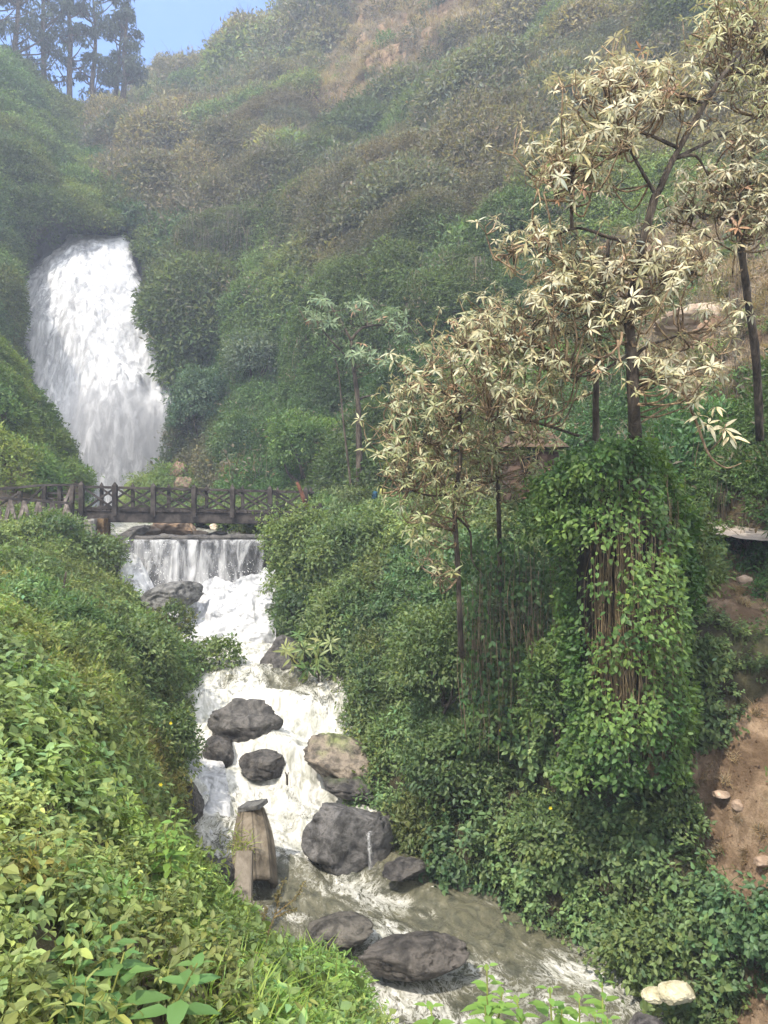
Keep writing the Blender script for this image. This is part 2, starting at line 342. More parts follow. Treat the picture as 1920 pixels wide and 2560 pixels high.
# ------------------------------------------------------------------ ground surfaces from profile rows
class Surf:
    def __init__(s, rows, nu, nv, lump=(1, .4), rough=(.5, .2), seed=0, far=0, flat=None):
        C = np.array([[P(*q) for q in r] for r in rows])
        V = catmull(C, nu); V = catmull(V.transpose(1, 0, 2), nv).transpose(1, 0, 2)
        s.base = V; s.calc(V); n0 = s.N
        d1, s.ids = domes(V, lump[0], seed, True); d1 = d1 * (.45 + 1.1 * ((s.ids * 13.7) % 1)); d2 = domes(V, lump[0] * .42, seed + 40); d = (d1 + .38 * d2 - .15) * lump[1]; fy_ = np.clip(V[..., 1] / far, .22, 1) if far else 1.0; d = d * fy_ * (1 - .9 * flat(V) if flat else 1); r = fy_ * (fbm(V, rough[0], 4, seed + 5) - .5) * 2 * rough[1]
        dirn = unit(n0 * .6 + np.array([0, 0, .4]))
        s.dome = d / max(lump[1], 1e-6); s.V = V + dirn * (d + r)[..., None]; s.calc(s.V)
    def calc(s, V):
        du = np.gradient(V, axis=0); dv = np.gradient(V, axis=1); n = unit(np.cross(dv, du)); s.N = np.where(n[..., 2:3] < 0, -n, n) if np.mean(n[..., 2]) < 0 else n
        s.A = np.linalg.norm(np.cross(du, dv), axis=-1)
    def build(s, name, mat, label=None, cat=None, kind='structure', colf=None):
        mb = MB(); nu, nv = s.V.shape[:2]; i = np.arange(nu - 1)[:, None] * nv; j = np.arange(nv - 1)[None]
        f = np.stack([i + j, i + j + 1, i + nv + j + 1, i + nv + j], -1).reshape(-1, 4)
        mb.add(s.V.reshape(-1, 3), None, f, colf(s.V.reshape(-1, 3)) if colf else None)
        o = mb.build(name, mat); return tag(o, label, cat, kind=kind)
    def sample(s, spacing, sclf, keep=None, lift=0.0, mx=60000):
        """random points; spacing is in clump scales"""
        px, py = proj(s.V); vis = (px > -250) & (px < 2170) & (py > -300) & (py < 2900) & (s.V[..., 1] > .8)
        sc_ = sclf(s.V); wgt = s.A / (sc_ * spacing) ** 2 * vis; wgt = np.minimum(wgt, 60); n = int(min(mx, wgt.sum()))
        idx = rng.choice(wgt.size, n, p=(wgt / wgt.sum()).ravel()); nu, nv = s.V.shape[:2]
        i, j = idx // nv, idx % nv; i2 = np.clip(i + rng.choice([-1, 1], n), 0, nu - 1); j2 = np.clip(j + rng.choice([-1, 1], n), 0, nv - 1)
        a = rng.uniform(0, .5, n)[:, None]; b = rng.uniform(0, .5, n)[:, None]
        p = s.V[i, j] + a * (s.V[i2, j] - s.V[i, j]) + b * (s.V[i, j2] - s.V[i, j]); nn = s.N[i, j]; dm = s.dome[i, j]; s.last_id = s.ids[i, j]
        sc2 = sclf(p) * rng.uniform(.75, 1.3, n)
        p = p + nn * (lift * sc2)[:, None]
        if keep is not None:
            k = keep(p, nn) > rng.random(n); p, nn, sc2, dm = p[k], nn[k], sc2[k], dm[k]; s.last_id = s.last_id[k]
        return p, nn, sc2, dm
def poly_in(px, py, poly):
    poly = np.array(poly, float); r = np.zeros(px.shape, bool); n = len(poly)
    for a in range(n):
        x1, y1 = poly[a]; x2, y2 = poly[(a + 1) % n]
        cnd = ((y1 > py) != (y2 > py)); xx = (x2 - x1) * (py - y1) / ((y2 - y1) if y2 != y1 else 1e-9) + x1; r ^= cnd & (px < xx)
    return r
LS = lambda p: .049 + .0036 * p[..., 1]           # leaf length grows a little with distance: far shrubs have coarser sprays
FS = lambda p: .05 + .0030 * p[..., 1]
def idcol(s, amt=.30):
    i = s.last_id; h = (i * 7.31) % 1; k = (i * 3.77 + .3) % 1
    b = 1 + amt * (2 * h - 1); return np.stack([b * (1 + .30 * (k - .45)), b, b * (1 - .2 * (k - .5))], -1)
def mixc(a, b, t): return np.asarray(a) * (1 - t[:, None]) + np.asarray(b) * t[:, None]

# ================================================================== THE SETTING
base = MB(); g = 600.0; xs = np.linspace(-g, g, 41); gx, gy = np.meshgrid(xs, xs, indexing='ij'); gv = np.stack([gx, gy, -7.6 + 0 * gx], -1)
i = np.arange(40)[:, None] * 41; j = np.arange(40)[None]; base.add(gv.reshape(-1, 3), None, np.stack([i + j, i + 41 + j, i + 42 + j, i + j + 1], -1).reshape(-1, 4))
tag(base.build('ground', M['soil']), 'dark valley floor under everything', 'ground', kind='structure')

# the big hillside on the right, rising to the skyline
hill = Surf([
 [(385,1750,44),(480,1750,42),(620,1750,38),(850,1780,30),(1100,1800,24),(1400,1850,19),(1750,1900,14),(2400,2000,9)],
 [(455,1300,47),(480,1290,45),(620,1280,41),(850,1300,32.5),(1100,1300,26.5),(1400,1330,20.5),(1750,1380,15),(2400,1450,9.5)],
 [(485,1090,50),(545,1090,48),(640,1095,44),(860,1090,37),(1120,1080,31),(1420,1080,25),(1800,1080,17.5),(2300,1050,12)],
 [(455,870,55),(530,860,53),(660,860,49),(880,860,43),(1140,840,37),(1450,810,31),(1820,810,23),(2350,750,16)],
 [(352,640,62),(490,640,61),(660,620,58),(900,610,51),(1160,590,45),(1480,560,38),(1840,530,30),(2400,450,21)],
 [(235,470,78),(430,450,77),(640,420,74),(900,390,67),(1180,350,60),(1500,320,50),(1850,280,39),(2500,200,28)],
 [(285,370,100),(425,345,98),(620,285,95),(880,180,88),(1180,140,80),(1500,80,68),(1900,20,53),(2600,-100,39)],
 [(345,320,118),(425,272,116),(555,225,112),(700,150,108),(960,-10,99),(1350,-200,86),(1900,-300,66),(2700,-450,50)],
 [(350,420,138),(450,400,136),(580,330,132),(720,250,128),(1000,100,120),(1350,0,106),(1900,-100,86),(2700,-300,70)]],
 320, 360, lump=(5.2, 3.0), rough=(10, 3.0), seed=3, far=42)
def scree(p):
    px, py = proj(p); n = fbm(p, 7, 3, 61)
    a = poly_in(px, py, [(770,270),(810,130),(850,20),(880,-90),(1420,-90),(1400,20),(1180,70),(1080,140),(990,220),(890,280)]) & (n > .30)
    b = poly_in(px, py, [(1480,600),(1700,560),(2000,480),(2050,700),(2000,1000),(1700,1040),(1560,900)]) & (n > .28)
    return a, b
def hillcol(p):
    a, b = scree(p); t = (a | b).astype(float)[:, None]; k = np.where(b, .8, 1.15)[:, None]; return np.array([.30, .30, .22]) * (1 - t) + t * k * np.array([1.08, .98, .84])
hill.build('hillside', M['earth'], 'steep scrub covered mountainside rising to the right', 'hillside', colf=lambda p: hillcol(p))
def dry_amt(p):
    px, py = proj(p); n = fbm(p, 11, 4, 41)
    up = sstep(1000, 250, py)                     # the upper slope is drier
    return np.clip(sstep(.42, .62, n + .24 * up - .14) , 0, 1)
def px_of(p): return proj(p)[0]
def py_of(p): return proj(p)[1]
def keep_h(p, n): a, b = scree(p); return np.where(a, .03, np.where(b, .05, np.where((px_of(p) > 1560) & (py_of(p) > 1215), .25, 1.0)))
p_, n_, s_, d_ = hill.sample(2.3, FS, keep_h, lift=1.0, mx=42000)
dry = dry_amt(p_); px_, py_ = proj(p_); v = fbm(p_, 3.5, 3, 77); low = sstep(500, 1000, py_)
c_ = mixc((.100, .135, .052), (.150, .142, .082), dry) * idcol(hill, .35); c_ = c_ * (.72 + .5 * v)[:, None] * (1 + .2 * (1 - low))[:, None]
c_ = mixc((1, 1, 1), (.80, 1.08, .92), low * (1 - dry)) * c_; c_ *= np.array([1, 1, 1]) * rng.uniform(.75, 1.3, (len(c_), 1))
hid = (hill.last_id * 5.31) % 1; s_ = s_ * (.65 + 1.1 * ((hill.last_id * 29.3) % 1)); tw = (rng.random(len(p_)) < .22 * dry + .03); md = ~tw & (hid < .38) & (dry < .6)
gn_scatter('hillside_bushes', p_[md], n_[md], np.minimum(s_[md], FS(p_[md]) * 1.15), c_[md] * np.array([1.02, 1.12, .95]), CL['mid'], 7, 'leafier mid green bushes and small trees scattered through the mountainside scrub', 'bushes')
gn_scatter('hillside_scrub', p_[~(tw | md)], n_[~(tw | md)], s_[~(tw | md)], c_[~(tw | md)], CL['fine'], 5, 'dense olive green scrub cloaking the steep mountainside behind the trees', 'scrub')
gn_scatter('dry_scrub', p_[tw], n_[tw], s_[tw] * 1.25, mixc((.19, .155, .11), (.13, .12, .07), rng.random(tw.sum())), CL['twig'], 4, 'brownish leafless thickets among the green scrub of the mountainside', 'dry scrub', upmix=.8)
sa, sb = scree(p_); sa = (sa | sb)
q, nn, s2, dm = hill.sample(3.0, FS, lambda p, n: np.where(poly_in(*proj(p), [(1480,560),(2000,450),(2050,1100),(1560,1050)]), .35, np.where(poly_in(*proj(p), [(430,470),(560,420),(640,560),(560,760),(450,820),(420,640)]), .75, .05 + .10 * (fbm(p, 5, 3, 66) > .58))), lift=1.2 if False else .9, mx=11000)
gn_scatter('hanging_roots', q, nn, s2 * 1.1, mixc((.20, .165, .125), (.12, .10, .075), rng.random(len(q))), CL['strand'], 3, 'curtains of brown hanging roots on the steep slope right of the waterfall', 'hanging roots', upmix=1, tilt=.05)
q, nn, s2, dm = hill.sample(3.2, FS, lambda p, n: np.where(scree(p)[0] | scree(p)[1], .9, 0.0), lift=.3, mx=20000)
gn_scatter('dry_grass', q, nn, s2 * .8, mixc((.34, .27, .19), (.26, .20, .13), rng.random(len(q))), CL['grass'], 4, 'tan dead grass hanging on the bare scree patches of the slope', 'dry grass', upmix=.2, tilt=.5)

# hill left of and above the waterfall
lefthill = Surf([
 [(-500,1250,36),(-150,1150,40),(-30,1020,45),(-25,940,50),(0,840,52),(45,670,56),(290,615,59)],
 [(-500,1000,38),(-150,950,42),(-60,880,46),(-60,800,50.5),(-30,670,54),(90,590,57),(295,592,60)],
 [(-500,700,44),(-150,700,47),(-30,700,50),(0,612,54.5),(80,560,58),(205,556,60.5),(310,562,62.5)],
 [(-500,450,52),(-150,450,55),(0,500,57),(90,490,62),(160,490,66),(235,490,68),(320,500,72)],
 [(-500,250,64),(-150,280,66),(0,320,68),(110,360,75),(190,390,82),(260,410,88),(330,390,98)],
 [(-500,150,75),(-150,160,77),(0,200,80),(110,260,86),(200,325,92),(280,335,100),(345,330,112)],
 [(-500,250,95),(-150,260,97),(0,300,100),(110,350,106),(200,400,112),(280,410,118),(345,410,125)]],
 170, 150, lump=(3.6, 1.5), rough=(6, 1.2), seed=19)
lefthill.build('hill', M['soil'], 'overgrown hill left of the waterfall', 'hill')
p_, n_, s_, d_ = lefthill.sample(2.3, FS, None, lift=1.0, mx=16000)
v = fbm(p_, 4, 3, 78); c_ = idcol(lefthill) * mixc((.070, .120, .040), (.125, .17, .050), sstep(.35, .65, v)) * rng.uniform(.75, 1.3, (len(p_), 1))
gn_scatter('hill_shrubbery', p_, n_, s_, c_, CL['fine'], 5, 'lush dark green shrubbery on the hill left of the waterfall top', 'shrubbery')

# bright spur in front of the waterfall's foot
spur = Surf([
 [(-700,1500,18),(-250,1400,24),(0,1330,27),(80,1320,29),(150,1310,30.5),(165,1330,33)],
 [(-600,1150,21),(-250,1150,26),(0,1180,29),(65,1190,30.5),(135,1205,31.8),(170,1250,34)],
 [(-600,950,24),(-250,950,28),(-40,1010,31.5),(45,1065,33),(105,1130,34),(150,1200,36)],
 [(-600,760,28),(-250,780,32),(-50,880,35),(0,950,36),(55,1040,37),(115,1150,38)],
 [(-600,850,36),(-250,880,40),(-60,980,42),(-40,1090,43),(20,1160,43),(90,1240,43)]],
 120, 110, lump=(2.2, 1.0), rough=(4, .8), seed=31)
spur.build('spur', M['earth'], 'steep overgrown spur beside the waterfall foot', 'hill')
p_, n_, s_, d_ = spur.sample(2.2, FS, lambda p, n: np.where(proj(p)[1] > 1205 + 30 * fbm(p, 2, 2, 5), .12, 1.), lift=1.0, mx=12000)
v = fbm(p_, 2.5, 3, 79); c_ = idcol(spur) * mixc((.09, .15, .035), (.15, .21, .05), sstep(.3, .6, v)) * rng.uniform(.75, 1.3, (len(p_), 1))
gn_scatter('spur_shrubbery', p_, n_, s_, c_, CL['mid'], 7, 'bright green shrubbery covering the spur at the left edge before the waterfall', 'shrubbery')

# cliff and waterfall
cliff = Surf([[(-150,1400,54),(150,1400,52),(300,1400,52),(430,1400,51),(520,1400,48)],
 [(-100,1150,54),(150,1150,53),(300,1150,53),(430,1150,52),(520,1150,50)],
 [(-50,900,55.5),(130,900,55),(280,900,55),(410,900,54.5),(520,900,54)],
 [(0,720,57.5),(110,700,58),(230,700,58),(350,720,59),(500,720,60)],
 [(40,600,59),(120,578,60.5),(220,566,60.5),(310,570,62),(450,600,64)]], 120, 110, lump=(3, .9), rough=(2, .7), seed=9)
cliff.build('cliff', M['cliff'], 'dark wet rock cliff behind the waterfall', 'cliff')

def water_sheet(name, rows, nu, nv, mat, amp, seed, stretch=(1.1, 1.1, 5)):
    """rows of (left px, right px, py, Y left, Y right, bulge); carries along (0..1), across (0..1) as attribute 'col'"""
    R = np.array(rows, float); R = catmull(R, nu); t = np.linspace(0, 1, nv)
    V = np.zeros((nu, nv, 3)); 
    for k in range(nv):
        pxk = R[:, 0] + (R[:, 1] - R[:, 0]) * t[k]; Yk = R[:, 3] + (R[:, 4] - R[:, 3]) * t[k] - R[:, 5] * math.sin(pi * t[k])
        V[:, k] = P(pxk, R[:, 2], Yk)
    st = V / np.array(stretch); d = (fbm(st, 1, 5, seed) - .5) * 2 * amp
    V[..., 1] -= d; 
    u = np.linspace(0, 1, nu)[:, None] * np.ones(nv); vv = np.ones(nu)[:, None] * t
    mb = MB(); i = np.arange(nu - 1)[:, None] * nv; j = np.arange(nv - 1)[None]
    mb.add(V.reshape(-1, 3), None, np.stack([i + j, i + nv + j, i + nv + j + 1, i + j + 1], -1).reshape(-1, 4), np.stack([u, vv, d / amp * .5 + .5], -1).reshape(-1, 3))
    return mb.build(name, mat)

def fall_material(name, scale, stretch, thresh, soft, gaps=1.0, edge=.12, bright=.82, e0=0.0, tint_=(1, 1, 1)):
    m, t, out = nmat(name); L = t.links
    tc = nd(t, 'ShaderNodeTexCoord'); mp = nd(t, 'ShaderNodeMapping'); mp.inputs['Scale'].default_value = stretch; L.new(tc.outputs['Object'], mp.inputs[0])
    n1 = nd(t, 'ShaderNodeTexNoise', i_Scale=scale, i_Detail=9.0, i_Roughness=.6, i_Distortion=.6); L.new(mp.outputs[0], n1.inputs[0])
    n0 = nd(t, 'ShaderNodeTexNoise', i_Scale=scale * .22, i_Detail=3.0, i_Roughness=.5); L.new(mp.outputs[0], n0.inputs[0])
    at = nd(t, 'ShaderNodeAttribute', attribute_name='col'); sx = nd(t, 'ShaderNodeSeparateXYZ'); L.new(at.outputs['Vector'], sx.inputs[0])
    # soft sides: across*(1-across)*4
    om = nd(t, 'ShaderNodeMath', operation='SUBTRACT'); om.inputs[0].default_value = 1; L.new(sx.outputs[1], om.inputs[1])
    mn = nd(t, 'ShaderNodeMath', operation='MINIMUM'); L.new(om.outputs[0], mn.inputs[0]); L.new(sx.outputs[1], mn.inputs[1])
    er = nd(t, 'ShaderNodeMapRange'); er.inputs[1].default_value = 0; er.inputs[2].default_value = edge; er.inputs[3].default_value = -.45; er.inputs[4].default_value = .12; L.new(mn.outputs[0], er.inputs[0])
    ad = nd(t, 'ShaderNodeMath', operation='MULTIPLY_ADD'); L.new(n0.outputs[0], ad.inputs[0]); ad.inputs[1].default_value = gaps; L.new(er.outputs[0], ad.inputs[2])
    a2 = nd(t, 'ShaderNodeMath', operation='ADD'); L.new(ad.outputs[0], a2.inputs[0]); L.new(n1.outputs[0], a2.inputs[1])
    mr = nd(t, 'ShaderNodeMapRange'); mr.interpolation_type = 'SMOOTHSTEP'; mr.inputs[1].default_value = thresh - soft; mr.inputs[2].default_value = thresh + soft; L.new(a2.outputs[0], mr.inputs[0])
    cr = nd(t, 'ShaderNodeValToRGB'); L.new(n1.outputs[0], cr.inputs[0]); e = cr.color_ramp.elements; e[0].position = .3; e[0].color = (.40 * tint_[0], .41 * tint_[1], .44 * tint_[2], 1); e[1].position = .6; e[1].color = (bright, bright, bright * 1.01, 1)
    df = nd(t, 'ShaderNodeBsdfPrincipled'); df.inputs['Roughness'].default_value = .6; L.new(cr.outputs[0], df.inputs['Base Color'])
    tl = nd(t, 'ShaderNodeBsdfTranslucent'); L.new(cr.outputs[0], tl.inputs[0])
    m1 = nd(t, 'ShaderNodeMixShader'); m1.inputs[0].default_value = .25; L.new(df.outputs[0], m1.inputs[1]); L.new(tl.outputs[0], m1.inputs[2])
    bp = nd(t, 'ShaderNodeBump', i_Strength=.7, i_Distance=.25); L.new(n1.outputs[0], bp.inputs['Height']); L.new(bp.outputs[0], df.inputs['Normal'])
    tp = nd(t, 'ShaderNodeBsdfTransparent'); ms = nd(t, 'ShaderNodeMixShader'); L.new(mr.outputs[0], ms.inputs[0]); L.new(tp.outputs[0], ms.inputs[1]); L.new(m1.outputs[0], ms.inputs[2])
    L.new(ms.outputs[0], out.inputs[0]); return m
wf = empty('waterfall', P(240, 1260, 50), 'tall white waterfall plunging down the cliff behind the wooden bridge', 'waterfall')
MF1 = fall_material('falling_water', 1.0, (1.7, 1.7, .12), .80, .44, gaps=.8, edge=.10, bright=.72)
MF2 = fall_material('falling_spray', 1.3, (2.0, 2.0, .22), 1.0, .32, gaps=.8, edge=.2)
r1 = [(172,284,588,59.2,59.2,0),(150,292,612,58.4,58.2,.3),(88,303,660,57.2,57,.8),(44,328,725,56,55.8,1.1),(36,362,810,54.6,54.4,1.2),(62,398,900,53.4,53.2,1.2),(85,406,1000,52.2,52,1.1),(105,408,1120,51,51,1.0),(110,405,1250,50,50,1.0),(110,400,1400,49.4,49.4,1)]
o = water_sheet('water_curtain', [(a - 6, b + 34, c, d, e, f) for a, b, c, d, e, f in r1], 260, 110, MF1, .5, 5, (1.1, 1.1, 9)); 
r2 = [(a + 8, b - 10, c, d - .9, e - .9, f) for a, b, c, d, e, f in r1]
r2[0] = (190, 270, 600, 58.6, 58.6, 0)
o2 = water_sheet('spray_veil', r2, 220, 90, MF2, .6, 15, (1.3, 1.3, 7))
for q in (o, o2):
    q.parent = wf; q.location = -np.array(wf.location)

# mossy mound at the foot of the fall
def rock(name, px, py, Y, w, h, d, mat, label=None, cat='boulder', seed=0, flat=.0, strata=0.0, tilt=0, cmul=None, group=None, parent=None, sub=5, amp=.28, facet=.5, yaw=0, moss=0):
    """boulder: w,h in photo pixels, d = depth/width ratio"""
    import bmesh
    bm = bmesh.new(); bmesh.ops.create_icosphere(bm, subdivisions=sub, radius=1.0); V = np.array([v.co[:] for v in bm.verts]); Fc = np.array([[v.index for v in f.verts] for f in bm.faces]); bm.free()
    r_ = np.random.default_rng(seed + 100)
    # planar facets: clip the sphere with random planes
    for k in range(int(16 * facet) + 3):
        n = unit(r_.normal(size=3)); dd = r_.uniform(.62, .92); over = V @ n - dd; V = V - np.outer(np.maximum(over, 0) * .97, n)
    q = V + seed * 7.7; V = V * (1 + .05 * (fbm(q, .16, 4, seed + 2)[:, None] - .5)); V = V * (1 + amp * (fbm(q, .9, 6, seed, .5)[:, None] - .5) * 1.5); cr_ = fbm(q + 3, .55, 4, seed + 6); V = V * (1 - .09 * sstep(.07, 0, np.abs(cr_ - .5)) - .035 * sstep(.05, 0, np.abs(fbm(q, .3, 3, seed + 7) - .5)))[:, None]
    if strata: V[:, :2] *= (1 + strata * (fbm(np.stack([0 * V[:, 0], V[:, 0] * .25, V[:, 2] * 5 + V[:, 0] * .8], -1) + seed, 1, 3, seed) - .5))[:, None]
    if flat: V[:, 2] = np.where(V[:, 2] > 1 - flat, (1 - flat) + (V[:, 2] - 1 + flat) * .25, V[:, 2])
    W = w / F * Y / 2; H = h / F * Y / 2; V = V * np.array([W, W * d, H]) / np.array([.88, .88, .88])
    ct, st = cos(tilt), sin(tilt); V = V @ np.array([[ct, 0, st], [0, 1, 0], [-st, 0, ct]]); ct, st = cos(yaw), sin(yaw); V = V @ np.array([[ct, st, 0], [-st, ct, 0], [0, 0, 1]])
    c = np.ones((len(V), 3)) * (.8 + .5 * fbm(V, W * .8, 3, seed + 3)[:, None])
    if moss:
        nn = unit(V / np.array([W, W * d, H])); m_ = sstep(.45, .75, nn[:, 2] * .5 + fbm(V, W * .5, 4, seed + 8) * .8 - .1 + moss * .2)
        c = c * (1 - m_[:, None]) + m_[:, None] * np.array([.75, 1.25, .35])
    if cmul is not None: c = c * np.array(cmul)
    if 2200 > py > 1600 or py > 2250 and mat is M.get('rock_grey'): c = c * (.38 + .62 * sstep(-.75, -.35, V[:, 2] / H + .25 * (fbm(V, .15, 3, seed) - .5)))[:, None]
    mb = MB(); mb.add(V + P(px, py, Y), Fc, None, c)
    o = mb.build(name, mat, parent, origin=P(px, py, Y) if parent is None else None)
    if label: tag(o, label, cat, group)
    return o
M['moss'] = noisy_material('mossy_ground', [(.3, (.05, .07, .02)), (.5, (.12, .16, .035)), (.7, (.18, .22, .05))], 1.2, bump=1, bscale=8, bdist=.15)
rock('mossy_mound', 440, 1290, 46, 250, 220, .9, M['moss'], 'yellow green mossy mound at the right foot of the waterfall', 'mound', seed=4, amp=.5, facet=.2)
rock('boulder', 447, 1180, 44, 42, 50, .9, M['rock_tan'], 'reddish brown rock on the mossy mound beside the waterfall foot', seed=5, cmul=(.7, .55, .5))
rock('boulder', 462, 1212, 43, 50, 44, .9, M['rock_tan'], 'pale brown rock below the reddish one on the mound', seed=6, cmul=(.6, .52, .45))

# ------------------------------------------------------------------ banks
bankL = Surf([
 [(-1300,3300,1.6),(-200,3300,1.7),(400,3400,1.9),(1000,3400,2.2),(1400,3500,2.8),(1800,4200,3.4)],
 [(-900,2520,2.6),(-50,2560,2.8),(430,2640,3.4),(800,2720,4.2),(1000,2840,4.9),(1180,3250,5.3)],
 [(-700,2120,4),(0,2200,4.3),(290,2380,5.1),(545,2540,6.1),(800,2560,6.9),(930,2860,7.4)],
 [(-600,1860,6),(0,1910,6.6),(200,2040,8),(310,2160,9.3),(375,2320,10.2),(440,2500,10.8)],
 [(-500,1650,9),(0,1670,9.6),(195,1790,11.5),(340,1880,12.9),(395,1960,13.8),(450,2100,14.4)],
 [(-400,1520,13),(0,1540,13.6),(220,1600,15.5),(360,1660,16.9),(440,1730,17.8),(500,1830,18)],
 [(-300,1425,18),(0,1440,18.6),(150,1465,19.6),(260,1530,20.5),(330,1600,21),(390,1710,21)],
 [(-250,1345,22.6),(0,1350,22.8),(110,1365,23),(195,1405,23.1),(235,1450,23.2),(270,1570,23.2)],
 [(-300,1330,26),(0,1330,26),(120,1330,26),(190,1340,26),(215,1370,26),(240,1440,26)],
 [(-300,1330,32),(0,1320,32),(120,1320,32),(190,1325,32),(215,1350,32),(240,1400,32)]],
 240, 170, lump=(1.0, .38), rough=(1.6, .22), seed=51)
bankL.build('left_bank', M['soil'], 'overgrown slope of the left river bank', 'river bank')
BARE = [[(1815,1345),(1940,1330),(1990,1480),(1940,1560),(1880,1560),(1800,1540),(1745,1520),(1770,1420)],
        [(1500,1860),(1640,1850),(1720,1930),(1560,1950),(1480,1940)],
        [(1720,1870),(1830,1770),(1990,1730),(1990,2260),(1880,2270),(1790,2240),(1715,2120),(1740,2000)],
        [(1640,1285),(2000,1285),(2000,1370),(1780,1370)],
        [(1880,2440),(1990,2420),(1990,2700),(1800,2600)]]
def bare(p):
    px, py = proj(p); b = np.zeros(px.shape, bool); px = px + 130 * (fbm(p, .8, 4, 12) - .5); py = py + 130 * (fbm(p, .8, 4, 13) - .5)
    for q in BARE: b |= poly_in(px, py, q)
    return b
bankR = Surf([
 [(1450,4000,4.3),(1700,3700,4.4),(2000,3500,4.6),(2300,3300,4.8),(2700,3000,5),(3400,2600,5.2)],
 [(1900,3250,6.6),(1960,3050,6.7),(2050,2800,6.8),(2160,2600,6.9),(2400,2330,7),(2900,1950,7.4)],
 [(1700,2700,8.3),(1790,2580,8.3),(1890,2400,8.3),(1990,2220,8.3),(2150,2040,8.4),(2600,1760,8.6)],
 [(1400,2400,10.3),(1480,2320,10.2),(1580,2160,10.2),(1730,1950,10.2),(1890,1760,10.2),(2300,1500,10.5)],
 [(1070,2260,11.9),(1150,2160,11.9),(1270,1990,11.9),(1470,1750,11.8),(1730,1530,11.8),(2200,1390,11.5)],
 [(930,2060,13.5),(1000,1960,13.6),(1120,1770,13.8),(1340,1550,13.8),(1680,1390,13.5),(2150,1352,13)],
 [(880,1890,15.4),(930,1790,15.6),(1010,1610,16),(1190,1430,16),(1550,1338,15.5),(2100,1325,14.5)],
 [(800,1760,17.8),(850,1670,18.3),(900,1500,19),(1010,1380,19.2),(1350,1318,19),(2000,1308,17)],
 [(720,1650,21),(765,1540,21.6),(810,1420,22),(950,1330,22.5),(1300,1300,22),(1900,1300,19)],
 [(700,1470,23.4),(740,1370,24.3),(800,1305,25),(980,1296,25),(1300,1285,25),(1900,1298,20)],
 [(600,1345,27),(640,1320,27.5),(750,1295,28),(950,1285,28),(1280,1275,26.5),(1850,1295,19)],
 [(380,1330,37),(520,1310,36),(700,1285,34),(930,1275,31),(1240,1268,28),(1800,1298,18)]],
 300, 200, lump=(1.1, .42), rough=(1.8, .3), seed=52, flat=bare)
def earthcol(p):
    n = fbm(p, 1.2, 3, 8); b = bare(p).astype(float)[:, None]; return (1 - b) * np.array([.34, .42, .30]) + b * np.array([1.35, 1.28, 1.2]) * (.8 + .4 * n[:, None])
bankR.build('right_bank', M['earth'], 'overgrown slope of the right river bank with bare earth', 'river bank', colf=earthcol)

# path on the right
pt = Surf([[(1660,1345,13.7),(1800,1362,12.4),(2000,1380,11.2),(2300,1400,10)],[(1640,1318,15),(1790,1322,14.4),(2000,1335,13.2),(2300,1350,11.5)]], 20, 60, lump=(1, .0), rough=(.4, .05), seed=2)
pt.V[..., 2] += .16
pt.build('path', M['path'], 'grey brown trodden path on the right terrace', 'path')

# scatter on the banks
def inwater(p): return p[..., 2] < wz(p[..., 0], p[..., 1]) - .05
PYZ = np.array([(1560,-4.05),(1600,-4.12),(1660,-4.2),(1740,-4.4),(1800,-4.72),(1870,-5.0),(1930,-5.32),(2010,-5.62),(2100,-5.85),(2200,-6.0),(2300,-6.08),(2450,-6.14),(2700,-6.2),(3400,-6.25)])
_Y = -PYZ[:, 1] * F / (PYZ[:, 0] - 1240) ; _o = np.argsort(_Y); YW, ZW = _Y[_o], PYZ[_o, 1]
def wz(x, y): return np.interp(y, YW, ZW)
def yellow_green(p):  # the yellow-green patches on the left bank
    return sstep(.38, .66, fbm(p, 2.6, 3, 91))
def keepL(p, n): return np.where(inwater(p), 0, 1.0)
gl = lambda p: (lambda px, py: sstep(2180, 2320, py) * sstep(380, 520, px))(*proj(p))
p_, n_, s_, d_ = bankL.sample(2.5, LS, lambda p, n: keepL(p, n) * (1 - .25 * gl(p)), lift=.6, mx=26000)
t = yellow_green(p_); near = sstep(16, 5, p_[:, 1]); px_, py_ = proj(p_)
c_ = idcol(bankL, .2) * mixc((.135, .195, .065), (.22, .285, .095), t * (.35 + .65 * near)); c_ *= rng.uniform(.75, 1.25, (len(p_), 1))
br = (fbm(p_, 1.3, 3, 95) > .72); c_[br] = c_[br] * np.array([1.15, .85, .8])
nr = p_[:, 1] < 9; fi = nr & (((bankL.last_id * 17.1) % 1) < .25)
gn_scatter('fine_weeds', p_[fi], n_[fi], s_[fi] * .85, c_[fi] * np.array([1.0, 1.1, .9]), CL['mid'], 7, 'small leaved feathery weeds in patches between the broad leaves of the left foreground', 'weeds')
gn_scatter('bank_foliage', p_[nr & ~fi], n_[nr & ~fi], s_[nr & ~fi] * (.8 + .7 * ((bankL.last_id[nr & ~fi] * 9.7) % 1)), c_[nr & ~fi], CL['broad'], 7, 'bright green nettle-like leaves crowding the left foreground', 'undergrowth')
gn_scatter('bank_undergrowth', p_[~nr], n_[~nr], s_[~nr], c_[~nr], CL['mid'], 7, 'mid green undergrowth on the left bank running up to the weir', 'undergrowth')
q, nn, s2, dm = bankL.sample(3.4, LS, lambda p, n: keepL(p, n) * (.10 + .40 * gl(p)) * sstep(13, 10, p[..., 1]), lift=0, mx=14000)
gn_scatter('grass', q, nn, s2 * .8, mixc((.12, .22, .03), (.22, .30, .06), rng.random(len(q))), CL['grass'], 4, 'long bright green grass on the near edge of the left bank', 'grass', upmix=.8, tilt=.25)
p_, n_, s_, d_ = bankR.sample(2.4, LS, lambda p, n: np.where(inwater(p) | bare(p), 0, 1.) * np.where(p[..., 1] > 27, .5, 1), lift=.7, mx=26000)
